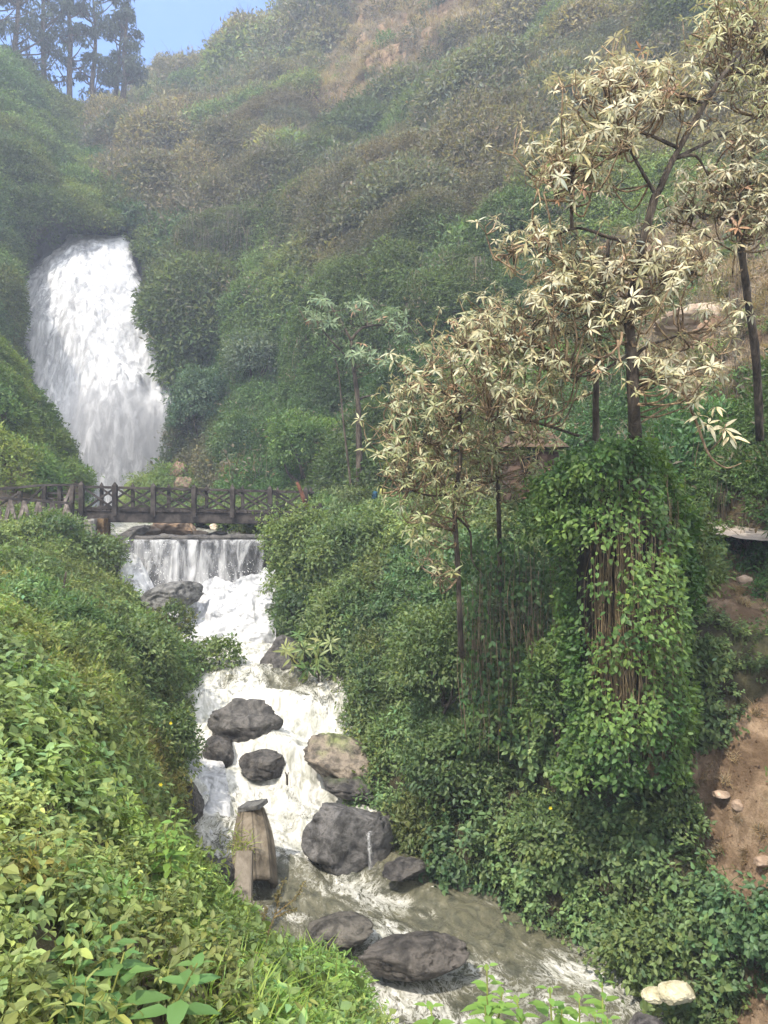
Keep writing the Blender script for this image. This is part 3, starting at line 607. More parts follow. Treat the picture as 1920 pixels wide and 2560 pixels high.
v = fbm(p_, 2.2, 3, 97); c_ = idcol(bankR) * mixc((.090, .145, .055), (.150, .208, .078), sstep(.35, .65, v)) * rng.uniform(.75, 1.25, (len(p_), 1))
nr = p_[:, 1] < 12
gn_scatter('riverside_foliage', p_[nr], n_[nr], s_[nr] * (.75 + .7 * ((bankR.last_id[nr] * 9.7) % 1)), c_[nr], CL['broad'], 7, 'broad green leaves covering the right bank down to the river bend', 'undergrowth')
gn_scatter('riverside_undergrowth', p_[~nr], n_[~nr], s_[~nr], c_[~nr], CL['mid'], 7, 'dark green undergrowth on the right bank between weir and vine covered tree', 'undergrowth')
q, nn, s2, dm = bankR.sample(3.2, LS, lambda p, n: np.where(bare(p), .5, 0.), lift=0, mx=4000)
gn_scatter('straw_litter', q, nn, s2 * .32, mixc((.36, .27, .16), (.22, .16, .10), rng.random(len(q))), CL['grass'], 4, 'dry straw and roots scattered over the bare earth of the right bank', 'litter', upmix=.1, tilt=.9)

q, nn, s2, dm = bankR.sample(.55, LS, lambda p, n: np.where(bare(p) & (fbm(p, .5, 3, 14) > .45), .8, 0.), lift=0, mx=60000)
mb = MB(); T = unit(np.array([[1, 1, 1], [-1, -1, 1], [-1, 1, -1], [1, -1, -1.]])); R_ = .008 + .035 * rng.random(len(q)) ** 4; V = q[:, None] + (T[None] + rng.normal(0, .25, (len(q), 4, 3))) * R_[:, None, None]; b_ = (np.arange(len(q)) * 4)[:, None, None]
mb.add(V.reshape(-1, 3), (np.array([[0, 1, 2], [0, 3, 1], [0, 2, 3], [1, 3, 2]])[None] + b_).reshape(-1, 3), None, np.repeat(np.array([1.5, 1.35, 1.2]) * rng.uniform(.5, 1.5, (len(q), 1)), 4, axis=0))
tag(mb.build('gravel', M['earth'], smooth=False), 'crumbled clods and gravel on the bare earth of the right bank', 'gravel', kind='stuff')
# ------------------------------------------------------------------ river
def flow_x(y):
    tab = np.array([(1560,600),(1650,590),(1720,600),(1800,690),(1900,660),(2000,690),(2100,740),(2200,880),(2300,1050),(2400,1230),(2550,1500),(3000,2000)], float)
    zz = np.interp(tab[:, 0], PYZ[:, 0], PYZ[:, 1]); Y = -zz * F / (tab[:, 0] - 1240); X = (tab[:, 1] - 960) / F * Y; o = np.argsort(Y); return np.interp(y, Y[o], X[o])
def river():
    nx, ny = 470, 560; X = np.linspace(-7.5, 8.5, nx); t = np.linspace(0, 1, ny); Y = 5.5 + 18.2 * t
    gx, gy = np.meshgrid(X, Y, indexing='ij'); st0 = sstep(10.6, 12.2, gy) * sstep(18.5, 17, gy); z = wz(gx, gy + st0 * .34 * np.sin(2 * pi * (gy * .72 + .9 * (fbm(np.stack([gx, gy, 0 * gx], -1), 1.6, 3, 44) - .5) + .1 * gx))); cx = flow_x(gy); v = gx - cx
    px, py = proj(np.stack([gx, gy, z], -1))
    st = np.stack([v * 1.4, gy * .55, 0 * v], -1); wob = np.stack([v, gy, 0 * v], -1)
    warp = (fbm(wob, 1.0, 3, 21) - .5) * 1.6
    rap = sstep(2330, 2050, py) * .85 + .15 + .35 * sstep(1720, 1640, py)
    rap = np.clip(rap, 0, 1)
    n1 = fbm(st + warp[..., None], .55, 5, 31); rid = 1 - np.abs(2 * n1 - 1)
    z = z + rap * (.26 * (rid - .6) + .16 * (fbm(wob, .4, 5, 33) - .5)) + (1 - rap) * .05 * (fbm(wob, .5, 4, 35) - .5)
    z += .45 * rap * (fbm(wob, 1.3, 2, 36) - .5)
    foam = .20 + .42 * np.maximum(rap, .52) + .35 * (n1 - .5) + .75 * (fbm(wob + warp[..., None] * .5, 1.1, 4, 38) - .5)
    foam += .22 * sstep(2050, 1850, py) * sstep(1740, 1800, py) - .12 * sstep(1780, 1700, py) * sstep(1610, 1680, py) + .5 * sstep(1640, 1600, py)
    foam -= .42 * sstep(-1.0, -.1, (px - (940 + (py - 2120) * 1.75)) / 260) * sstep(2090, 2160, py) * sstep(2440, 2330, py)     # calm dark water under the right bank
    foam += .01 * sstep(2250, 2450, py)
    V = np.stack([gx, gy, z], -1); mb = MB(); i = np.arange(nx - 1)[:, None] * ny; j = np.arange(ny - 1)[None]
    mb.add(V.reshape(-1, 3), None, np.stack([i + j, i + ny + j, i + ny + j + 1, i + j + 1], -1).reshape(-1, 4),
           np.stack([np.clip(foam, 0, 1.2), gx * .8 + v * .2 + warp * .35, gy], -1).reshape(-1, 3))
    m, t_, out = nmat('river_water'); L = t_.links
    at = nd(t_, 'ShaderNodeAttribute', attribute_name='col'); sx = nd(t_, 'ShaderNodeSeparateXYZ'); L.new(at.outputs['Vector'], sx.inputs[0])
    cb = nd(t_, 'ShaderNodeCombineXYZ'); L.new(sx.outputs[1], cb.inputs[0]); L.new(sx.outputs[2], cb.inputs[1])
    mp = nd(t_, 'ShaderNodeMapping'); mp.inputs['Scale'].default_value = (1.7, 1.05, 1); L.new(cb.outputs[0], mp.inputs[0])
    n = nd(t_, 'ShaderNodeTexNoise', i_Scale=1.6, i_Detail=12.0, i_Roughness=.62, i_Distortion=1.6); L.new(mp.outputs[0], n.inputs[0])
    nf = nd(t_, 'ShaderNodeTexNoise', i_Scale=7.0, i_Detail=8.0, i_Roughness=.7, i_Distortion=.8); L.new(mp.outputs[0], nf.inputs[0])
    # lace: thin bright lines where noise is near its middle
    ab = nd(t_, 'ShaderNodeMath', operation='SUBTRACT'); ab.inputs[1].default_value = .5; L.new(nf.outputs[0], ab.inputs[0]); ab2 = nd(t_, 'ShaderNodeMath', operation='ABSOLUTE'); L.new(ab.outputs[0], ab2.inputs[0])
    lace = nd(t_, 'ShaderNodeMapRange'); lace.inputs[1].default_value = 0; lace.inputs[2].default_value = .11; lace.inputs[3].default_value = .22; lace.inputs[4].default_value = -.05; L.new(ab2.outputs[0], lace.inputs[0])
    s1 = nd(t_, 'ShaderNodeMath', operation='ADD'); L.new(n.outputs[0], s1.inputs[0]); L.new(sx.outputs[0], s1.inputs[1]); s2_ = nd(t_, 'ShaderNodeMath', operation='ADD'); L.new(s1.outputs[0], s2_.inputs[0]); L.new(lace.outputs[0], s2_.inputs[1])
    mr = nd(t_, 'ShaderNodeMapRange'); mr.interpolation_type = 'SMOOTHSTEP'; mr.inputs[1].default_value = .88; mr.inputs[2].default_value = 1.26; L.new(s2_.outputs[0], mr.inputs[0])
    mk = nd(t_, 'ShaderNodeValToRGB'); L.new(n.outputs[0], mk.inputs[0]); mk.color_ramp.elements[0].position = .35; mk.color_ramp.elements[0].color = (.065, .066, .046, 1); mk.color_ramp.elements[1].position = .65; mk.color_ramp.elements[1].color = (.15, .14, .09, 1)
    mc = nd(t_, 'ShaderNodeMix', data_type='RGBA'); L.new(mr.outputs[0], mc.inputs[0]); L.new(mk.outputs[0], mc.inputs[6])
    nl = nd(t_, 'ShaderNodeTexNoise', i_Scale=3.2, i_Detail=9.0, i_Roughness=.65, i_Distortion=1.2); L.new(mp.outputs[0], nl.inputs[0])
    fc = nd(t_, 'ShaderNodeValToRGB'); L.new(nl.outputs[0], fc.inputs[0]); fc.color_ramp.elements[0].position = .36; fc.color_ramp.elements[0].color = (.30, .30, .25, 1); fc.color_ramp.elements[1].position = .58; fc.color_ramp.elements[1].color = (.62, .61, .57, 1); L.new(fc.outputs[0], mc.inputs[7])  # murky tongues, and soft foam shadows painted into the colour as grey-tan
    pr = nd(t_, 'ShaderNodeBsdfPrincipled'); L.new(mc.outputs[2], pr.inputs['Base Color'])
    rr = nd(t_, 'ShaderNodeMapRange'); rr.inputs[3].default_value = .12; rr.inputs[4].default_value = .7; L.new(mr.outputs[0], rr.inputs[0]); L.new(rr.outputs[0], pr.inputs['Roughness'])
    bp = nd(t_, 'ShaderNodeBump', i_Strength=.6, i_Distance=.06); L.new(s2_.outputs[0], bp.inputs['Height']); bp2 = nd(t_, 'ShaderNodeBump', i_Strength=.35, i_Distance=.03); L.new(nf.outputs[0], bp2.inputs['Height']); L.new(bp.outputs[0], bp2.inputs['Normal']); L.new(bp2.outputs[0], pr.inputs['Normal'])
    L.new(pr.outputs[0], out.inputs[0])
    M['river'] = m
    return tag(mb.build('river', m), 'foaming river rushing between boulders', 'river', kind='structure')
river()
# pool above the weir
pl = Surf([[(250,1349,23.6),(680,1345,23.6)],[(200,1318,34),(600,1318,34)],[(80,1296,50),(450,1296,50)]], 60, 60, lump=(1, 0), rough=(.6, .06), seed=3)
pl.V[..., 2] = -1.36 + (fbm(pl.V, .6, 4, 5) - .5) * .1
mbp = MB(); nu, nv = pl.V.shape[:2]; i = np.arange(nu - 1)[:, None] * nv; j = np.arange(nv - 1)[None]
mbp.add(pl.V.reshape(-1, 3), None, np.stack([i + j, i + j + 1, i + nv + j + 1, i + nv + j], -1).reshape(-1, 4), np.stack([np.full(nu * nv, .45), pl.V[..., 0].ravel(), pl.V[..., 1].ravel()], -1))
tag(mbp.build('pool', M['river']), 'pool between weir and waterfall', 'pool', kind='structure')

# weir
weir = empty('weir', P(470, 1590, 22.6), 'low stone weir with white water pouring over its dark crest below the bridge', 'weir')
mb = MB(); a = P(255, 1354, 23.3); b = P(690, 1348, 23.3)
beam(mb, a + [0, .25, -2.2], b + [0, .25, -2.2], .5, 4.3, jit=.0); mb.build('wall', M['cliff'], weir, smooth=False)
mb = MB(); n = 14; pts = [P(262 + 420 * k / n, 1347 - 4 * k / n + rng.normal(0, 1.5), 23.15) for k in range(n + 1)]
tube(mb, pts, .10, 8, rough=.25); mb.build('crest', M['rock_dark'], weir)
MW1 = fall_material('weir_water', 1.2, (2.6, 2.6, .36), .98, .34, gaps=.55, edge=.03, bright=.8)
MW2 = fall_material('weir_foam', 1.5, (1.5, 1.5, .8), .80, .2, gaps=.5, edge=.02, bright=.85)
o = water_sheet('falling_water', [(300,668,1349,22.98,22.98,0),(298,668,1362,22.85,22.85,0),(296,666,1440,22.65,22.65,0),(300,664,1530,22.45,22.45,0),(380,664,1600,22.3,22.3,0)], 120, 200, MW1, .12, 25, (.3, .3, 2))
o.parent = weir; o.location = -np.array(weir.location)
# bursting foam at the foot: a billowing sheet whose ragged top stands proud of the wall
def foam_mound(name, px0, px1, topf, pyb, Y, parent, mat, seed, depth=1.0, nu=90, nv=170):
    t = np.linspace(0, 1, nv); u = np.linspace(0, 1, nu)[:, None]; px = px0 + (px1 - px0) * t
    top = topf(px) + 26 * (fbm(np.stack([px / 17, 0 * px, 0 * px + seed], -1), 1, 4, seed) - .5) + 60 * (fbm(np.stack([px / 60, 0 * px, 0 * px + seed], -1), 1, 2, seed + 1) - .5)
    py = top[None] + (pyb - top[None]) * u; PX = px[None] + 0 * u; V = P(PX, py, Y - depth * np.sin(u * pi / 2) ** 1.3 + 0 * PX)
    d = (fbm(V, .55, 5, seed + 3) - .5) * .7; V[..., 1] -= d; V[..., 2] += d * .25
    mb = MB(); i = np.arange(nu - 1)[:, None] * nv; j = np.arange(nv - 1)[None]
    mb.add(V.reshape(-1, 3), None, np.stack([i + j, i + nv + j, i + nv + j + 1, i + j + 1], -1).reshape(-1, 4), np.stack([u + 0 * PX, .5 + 0 * PX, d], -1).reshape(-1, 3))
    return mb.build(name, mat, parent)
M['trickle'] = fall_material('trickling_water', 3, (6, 6, 1.0), .86, .3, gaps=.55, edge=.45, bright=.8)
M['foam'] = fall_material('white_foam', 2.2, (1.2, 1.2, .7), .55, .25, gaps=.5, edge=.01, bright=.68)
M['foamedge'] = fall_material('white_foam_burst', 2.6, (1.4, 1.4, .5), .70, .2, gaps=.5, edge=.01, bright=.70)
foam_mound('foam', 330, 690, lambda x: np.interp(x, [330, 400, 470, 520, 560, 600, 660], [1500, 1560, 1500, 1470, 1480, 1455, 1430]), 1612, 22.35, weir, M['foam'], 3, 1.5)
foam_mound('foam', 300, 690, lambda x: np.interp(x, [300, 340, 390, 440, 490, 540, 590, 660], [1352, 1385, 1470, 1520, 1445, 1440, 1440, 1400]), 1600, 22.4, weir, M['foamedge'], 5, 1.0)

def droplets(name, n, boxes, parent, r=(.006, .02)):
    mb = MB(); T = np.array([[1, 1, 1], [-1, -1, 1], [-1, 1, -1], [1, -1, -1.]]) * .6; pos = []
    for (x0, x1, y0, y1, Y) in boxes: pos.append(P(rng.uniform(x0, x1, n), y1 + (y0 - y1) * rng.random(n) ** 2, Y + rng.normal(0, .25, n)))
    pos = np.concatenate(pos); N = len(pos); R_ = rng.uniform(r[0], r[1], N); V = pos[:, None] + T[None] * R_[:, None, None]; b = (np.arange(N) * 4)[:, None, None]
    mb.add(V.reshape(-1, 3), (np.array([[0, 1, 2], [0, 3, 1], [0, 2, 3], [1, 3, 2]])[None] + b).reshape(-1, 3)); m, t, out = nmat(name + '_drops'); pr = nd(t, 'ShaderNodeBsdfPrincipled'); pr.inputs['Base Color'].default_value = (.8, .8, .8, 1); pr.inputs['Roughness'].default_value = .3; t.links.new(pr.outputs[0], out.inputs[0])
    o = mb.build(name, m, parent, smooth=True); o['kind'] = 'stuff'; return o
droplets('spray', 500, [(310, 420, 1350, 1560, 21.9), (420, 560, 1430, 1590, 21.5), (540, 670, 1400, 1600, 21.6)], weir)
# ------------------------------------------------------------------ boulders in the river
B = rock
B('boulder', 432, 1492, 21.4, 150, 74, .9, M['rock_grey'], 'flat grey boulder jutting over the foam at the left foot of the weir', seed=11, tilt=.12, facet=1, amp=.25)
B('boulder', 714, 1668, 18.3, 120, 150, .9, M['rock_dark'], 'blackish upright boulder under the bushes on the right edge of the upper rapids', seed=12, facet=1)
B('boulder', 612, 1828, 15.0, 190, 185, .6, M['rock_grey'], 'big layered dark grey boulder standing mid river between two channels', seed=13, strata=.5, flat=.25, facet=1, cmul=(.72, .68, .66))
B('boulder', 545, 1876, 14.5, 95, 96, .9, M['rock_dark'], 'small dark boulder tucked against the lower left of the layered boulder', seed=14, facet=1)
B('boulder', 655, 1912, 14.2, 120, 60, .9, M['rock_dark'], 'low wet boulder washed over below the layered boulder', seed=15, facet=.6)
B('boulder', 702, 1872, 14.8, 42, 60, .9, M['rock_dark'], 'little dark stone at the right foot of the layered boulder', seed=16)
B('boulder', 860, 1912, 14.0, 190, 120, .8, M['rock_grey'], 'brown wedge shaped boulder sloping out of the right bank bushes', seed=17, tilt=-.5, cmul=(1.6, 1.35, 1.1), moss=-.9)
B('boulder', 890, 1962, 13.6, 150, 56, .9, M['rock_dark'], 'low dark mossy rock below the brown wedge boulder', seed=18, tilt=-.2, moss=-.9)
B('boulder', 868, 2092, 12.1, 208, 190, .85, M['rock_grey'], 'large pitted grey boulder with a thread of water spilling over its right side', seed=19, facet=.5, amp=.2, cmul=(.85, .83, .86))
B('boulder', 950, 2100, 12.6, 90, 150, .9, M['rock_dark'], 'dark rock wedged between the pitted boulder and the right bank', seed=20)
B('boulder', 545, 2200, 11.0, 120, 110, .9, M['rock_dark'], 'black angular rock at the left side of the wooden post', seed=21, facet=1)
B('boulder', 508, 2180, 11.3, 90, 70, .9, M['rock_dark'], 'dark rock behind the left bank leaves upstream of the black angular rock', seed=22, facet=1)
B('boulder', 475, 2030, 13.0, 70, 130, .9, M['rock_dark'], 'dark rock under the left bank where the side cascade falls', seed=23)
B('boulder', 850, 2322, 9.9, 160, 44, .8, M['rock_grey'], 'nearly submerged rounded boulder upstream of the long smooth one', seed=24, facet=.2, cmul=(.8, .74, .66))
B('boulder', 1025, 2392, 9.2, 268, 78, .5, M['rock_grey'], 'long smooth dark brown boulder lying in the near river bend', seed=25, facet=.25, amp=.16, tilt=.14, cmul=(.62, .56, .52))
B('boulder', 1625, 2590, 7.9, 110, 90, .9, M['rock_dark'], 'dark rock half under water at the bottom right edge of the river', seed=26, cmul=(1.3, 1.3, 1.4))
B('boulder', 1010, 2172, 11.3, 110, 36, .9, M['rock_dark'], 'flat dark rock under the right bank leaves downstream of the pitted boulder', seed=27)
M['cream'] = noisy_material('cream_foam', [(.3, (.34, .30, .18)), (.55, (.52, .48, .34)), (.8, (.58, .55, .43))], 3, bump=1, bscale=9, bdist=.05)
B('stone', 1690, 2482, 8.1, 84, 54, .8, M['cream'], 'pale cream stone at the water edge under the right bank leaves', 'stone', seed=28, facet=.3)
B('stone', 1636, 2488, 8.2, 60, 26, .8, M['cream'], 'smaller flat cream stone left of the pale one at the water edge', 'stone', seed=29)
B('foam_patch', 520, 2290, 10.2, 200, 70, 1.0, M['cream'], 'beige foam scum floating behind the wooden post at the left bank', 'foam', seed=30, facet=.1, amp=.2)
# stones between bridge and weir
for q in [(368,1334,26,100,44,'wide tan rock on the weir crest left of centre',31,(.85,.8,.75)),(440,1328,26.5,110,56,'biggest tan rock behind the weir crest',32,(.8,.68,.58)),(498,1336,26,46,24,'small buff rock right of the biggest one behind the weir crest',33,(.9,.85,.8)),
          (534,1318,27,24,16,'small whitish stone under the bridge beam',34,(1.7,1.7,1.7)),(545,1338,25.8,50,22,'flat dark grey rock under the whitish stone',35,(.3,.3,.3)),(410,1316,28,70,40,'brown rock behind the biggest tan rock',36,(.6,.5,.42))]:
    B('rock', q[0], q[1], q[2], q[3], q[4], .8, M['rock_tan'], q[5], 'rock', seed=q[6], cmul=q[7], facet=.7)
B('rock', 316, 1345, 23.4, 110, 40, .7, M['rock_dark'], 'jagged black rock at the left end of the weir crest', 'rock', seed=37, tilt=.55, facet=1)
for q in [(830,1262,27.5,70,60,'bluish grey boulder beside the bridge end behind the thin tree',38),(880,1278,26.5,90,50,'long grey boulder at the foot of the thin leaning tree',39),(795,1285,25.5,50,36,'small grey rock beside the bridge end post',40),(1010,1276,25,110,40,'grey rock slab behind the pale leaved trees',41)]:
    B('rock', q[0], q[1], q[2], q[3], q[4], .8, M['rock_grey'], q[5], 'rock', seed=q[6], cmul=(1.5,1.5,1.6), facet=.7)
for q in [(1862,1447,11.4,36,24,'round stone stuck in the bare earth below the path',42),(1800,1985,9.6,44,20,'flat pale stone lying on the bare earth slide',43),(1845,2015,9.4,30,30,'squarish pinkish stone on the bare earth slide below the flat one',44),(1905,2155,8.7,40,36,'grey stone in the litter at the right edge',45)]:
    B('stone', q[0], q[1], q[2], q[3], q[4], .8, M['rock_tan'], q[5], 'stone', seed=q[6], cmul=(1.0,.9,.85), sub=4)
B('rock', 1730, 800, 21.0, 180, 80, .6, M['rock_tan'], 'pale grey flat outcrop showing on the slope behind the large tree', 'rock', seed=46, cmul=(1.1,1.05,1.0), tilt=.2)
B('rock', 1800, 860, 20.5, 170, 120, .6, M['rock_tan'], 'brownish outcrop below the pale flat one on the slope', 'rock', seed=47, cmul=(.75,.6,.5))

# hollow log and post
lg = empty('hollow_log', P(630, 2190, 10.9), 'rounded hollow wooden log section standing in the rapids with grass on its left side', 'log')
mb = MB(); ax = unit(P(638, 2190, 11.1) - P(628, 2020, 11.9)); top = P(628, 2026, 11.8); Rr = .31
u = unit(np.cross(ax, [0, 0, 1.])); v = np.cross(u, ax); k = 90; L_ = 1.1
aa = np.linspace(-.12 * pi, 1.12 * pi, k); rows = 16
for rr, flip in ((Rr, 1), (Rr * .72, -1)):
    V = []
    for r in range(rows):
        s = r / (rows - 1); sh = (.66 + .38 * sin(min(1, s * 1.6) * pi / 2)) 
        for q, ang in enumerate(aa): V.append(top + ax * L_ * s * 1.1 + (u * cos(ang) + v * sin(ang)) * rr * sh * (1 + .04 * sin(ang * 9)))
    f = [[r * k + q, r * k + q + 1, (r + 1) * k + q + 1, (r + 1) * k + q] for r in range(rows - 1) for q in range(k - 1)]
    aang = np.tile(aa, rows); cl_ = .9 - .65 * sum(np.exp(-((aang - q_) / .035) ** 2) for q_ in (.95, 1.55, 2.25)); cl_ = cl_ * (1 - .35 * (np.repeat(np.arange(rows), k) > rows * .72)); mb.add(V, None, [x[::flip] for x in f], cl_[:, None] * np.array([1.0, .97, .9]))
n0 = rows * k; e = (rows - 1) * k
f = [[e + q, e + q + 1, n0 + e + q + 1, n0 + e + q] for q in range(k - 1)] + [[r * k + s, (r + 1) * k + s, n0 + (r + 1) * k + s, n0 + r * k + s] for s in (0, k - 1) for r in range(rows - 1)] + [[q, q + 1, n0 + q + 1, n0 + q] for q in range(k - 1)]
mb.f4.append(np.array(f)); mb.build('shell', M['wood_grey'], lg)
mb = MB(); cc_ = top + ax * L_ * .78; tp_ = np.array([cc_ + (u * cos(a) + v * sin(a)) * Rr * .86 for a in np.linspace(-.3, 2 * pi - .3, 24)]); mb.add(np.concatenate([tp_, tp_ - ax * .5, [cc_], [cc_ - ax * .5]]), [[24 * 2, q, (q + 1) % 24] for q in range(24)], [[q, (q + 1) % 24, 24 + (q + 1) % 24, 24 + q] for q in range(24)], (.35, .33, .3)); mb.build('hollow_shade_plug', M['bark'], lg)  # plug added inside the log, darkened to paint the shade of the hollow
mb = MB(); n = 110; a0 = P(594, 2120, 10.9); pp = a0 + rng.normal(0, [.11, .06, .13], (n, 3)); add_leaves(mb, pp, unit(rng.normal(0, .5, (n, 3)) + [0, -.3, .4]), rsphere(n), rng.uniform(.1, .22, n), .014, 2, mixc((.22, .30, .06), (.30, .27, .10), rng.random(n)), curl=.6)
mb.build('grass_tuft', M['leaf'], lg)
mb = MB(); beam(mb, P(608, 2016, 11.75), P(657, 2010, 11.6), .3, .07, jit=.004); tag(mb.build('flat_stone', M['rock_grey'], smooth=False, origin=P(632, 2004, 11.75)), 'thin flat stone slab resting on top of the hollow log', 'stone')
mb = MB(); beam(mb, P(603, 2400, 9.7), P(612, 2128, 10.3), .235, .2, up=(0, 1, 0), jit=.006); tag(mb.build('wooden_post', M['wood_grey'], smooth=False, origin=P(603, 2340, 9.8)), 'square weathered grey wooden post standing in the river before the hollow log', 'post')
# threads of water over the pitted boulder
o = water_sheet('trickle', [(908,934,2058,11.95,11.95,0),(909,936,2085,11.72,11.72,.03),(908,938,2125,11.58,11.58,.04),(902,944,2176,11.5,11.5,.05)], 60, 24, M['trickle'], .05, 44, (.08, .08, .5)); tag(o, 'thread of white water falling over the right side of the pitted boulder', 'trickle')
# side cascade left of the layered boulder
csc = water_sheet('cascade', [(470,545,1878,14.9,14.6,0),(468,560,1920,14.2,14.0,.1),(466,575,2000,13.6,13.4,.2),(462,580,2090,13.0,13.0,.25),(455,585,2150,12.5,12.6,.2)], 110, 80, M['foamedge'], .22, 60, (.3, .3, 1.1))
tag(csc, 'lacy white side cascade tumbling past the left bank below the layered boulder', 'cascade')

# ------------------------------------------------------------------ bridge
br = empty('footbridge', P(230, 1290, 24), 'dark weathered wooden footbridge with crossed railings spanning the stream before the waterfall', 'bridge')
def bp(px, py, back=0): return P(px, py, 24.0) + np.array([0, back, 0])
POSTS = [207, 290, 386, 487, 583, 676, 765]
topy = lambda x: 1213 + (x - 207) * .024; decky = lambda x: 1277 + (x - 207) * .012
BW = 1.5
mb = MB()
for bk in (0, BW): beam(mb, bp(195, decky(195) + 14, bk), bp(790, decky(790) + 14, bk), .16, .36, jit=.004)
mb.build('beam', M['wood_dark'], br, smooth=False)
mb = MB()
for k in range(62):
    x = 185 + k * 10; c0 = (bp(x, decky(x) - 2) + bp(x, decky(x) - 2, BW)) / 2; box(mb, c0, [0, BW / 2 + .12, 0], [.058, 0, 0], [0, 0, .028], .004, col=np.ones(3) * rng.uniform(.8, 1.5))
mb.build('deck', M['wood_dark'], br, smooth=False)
for bk in (0, BW):
    for x in POSTS:
        mb = MB(); a = bp(x, decky(x) + 12, bk - .1 if bk == 0 else bk + .1); b = bp(x, topy(x) - 1, bk - .1 if bk == 0 else bk + .1); wd = .15 if bk == 0 else .11
        box(mb, (a + b) / 2, (b - a) / 2, [wd / 2, 0, 0], [0, wd / 2, 0]); t = b; hw = wd / 2
        mb.add([t + [-hw, -hw, 0], t + [hw, -hw, 0], t + [hw, hw, 0], t + [-hw, hw, 0], t + [0, 0, .13]], [[0, 1, 4], [1, 2, 4], [2, 3, 4], [3, 0, 4]]); mb.build('post', M['wood_dark'], br, smooth=False)
    for dy, th, nm in ((0, .085, 'top_rail'), (52, .06, 'bottom_rail')):
        mb = MB(); beam(mb, bp(200, topy(200) + dy + 4, bk), bp(775, topy(775) + dy + 4, bk), .09, th); mb.build(nm, M['wood_dark'], br, smooth=False)
    for a, b in zip(POSTS[:-1], POSTS[1:]):
        mb = MB(); y0, y1 = topy(a) + 8, decky(b) - 6
        beam(mb, bp(a + 5, y0, bk - .035), bp(b - 5, y1, bk - .035), .06, .08, up=(0, 1, 0)); beam(mb, bp(a + 5, y1, bk + .03), bp(b - 5, y0, bk + .03), .06, .08, up=(0, 1, 0))
        mb.build('cross_brace', M['wood_dark'], br, smooth=False)
# end railing on the right bank
er = empty('end_railing', P(780, 1300, 23.4), 'short low crossed wooden railing at the right end of the bridge', 'railing')
mb = MB(); q0, q1, q2, q3 = P(756, 1268, 23.3), P(806, 1268, 23.1), P(756, 1312, 23.3), P(806, 1312, 23.1)
beam(mb, q0, q1, .09, .08); mb.build('rail', M['wood_dark'], er, smooth=False)
for a, b in ((q0, q2), (P(800, 1258, 23.1), q3), (P(790, 1268, 23.2), P(790, 1312, 23.2))):
    mb = MB(); beam(mb, a, b, .1, .1, up=(0, 1, 0)); mb.build('post', M['wood_dark'], er, smooth=False)
mb = MB(); beam(mb, q0, q3, .05, .06, up=(0, 1, 0)); beam(mb, q1 + [0, .06, 0], q2 + [0, .06, 0], .05, .06, up=(0, 1, 0)); mb.build('cross_brace', M['wood_dark'], er, smooth=False)
mb = MB(); tube(mb, [P(742, 1205, 23.8), P(757, 1240, 23.8), P(768, 1278, 23.8)], [.05, .08, .08], 6, c=(2.4, 1.2, .8)); tag(mb.build('broken_plank', M['wood_dark'], origin=P(768, 1278, 23.8)), 'reddish broken plank leaning at the right end of the bridge', 'plank')
# approach railing on the left
al = empty('approach_railing', P(110, 1262, 23.4), 'sloping wooden railing climbing from the left edge to the bridge', 'railing')
for x, t0 in ((-40, 1225), (50, 1228), (111, 1211), (150, 1213)):
    mb = MB(); beam(mb, P(x, t0, 24.3), P(x, 1290, 24.3), .13, .13, up=(0, 1, 0)); mb.build('post', M['wood_dark'], al, smooth=False)
mb = MB(); beam(mb, P(-60, 1228, 24.3), P(108, 1213, 24.3), .09, .08); beam(mb, P(108, 1213, 24.3), P(205, 1212, 24.1), .09, .08); mb.build('top_rail', M['wood_dark'], al, smooth=False)
mb = MB()
for y in (1232, 1246): beam(mb, P(111, y, 24.4), P(205, y + 2, 24.2), .05, .06)
mb.build('rail', M['wood_dark'], al, smooth=False)
mb = MB(); beam(mb, P(-30, 1280, 24.25), P(48, 1232, 24.25), .06, .07, up=(0, 1, 0)); beam(mb, P(52, 1270, 24.25), P(108, 1218, 24.25), .06, .07, up=(0, 1, 0)); mb.build('brace', M['wood_dark'], al, smooth=False)
mb = MB(); beam(mb, P(160, 1262, 23.5), P(181, 1216, 23.8), .09, .1, up=(0, 1, 0), col=(2.6, 2.6, 2.6)); mb.build('strut', M['wood_dark'], al, smooth=False)
pf = empty('picket_fence', P(80, 1310, 22.3), 'low fence of slanted greyish brown pickets in front of the left bridge approach', 'fence')
mb = MB(); beam(mb, P(-80, 1238, 22.2), P(182, 1259, 22.6), .1, .09); mb.build('rail', M['wood_dark'], pf, smooth=False)
for k in range(15):
    x = -70 + k * 17.5; s = 9 if k % 2 else -9; mb = MB(); ty = 1242 + (x + 80) * .08
    beam(mb, P(x - s, 1325, 22.25), P(x + s, ty, 22.25), .11, .05, up=(0, 1, 0), jit=.005, col=np.ones(3) * rng.uniform(2.2, 4.5)); mb.build('picket', M['wood_dark'], pf, smooth=False)
mb = MB(); beam(mb, P(176, 1330, 22.7), P(182, 1213, 22.9), .13, .13, up=(0, 1, 0), col=(1.6, 1.6, 1.6)); mb.build('post', M['wood_dark'], pf, smooth=False)
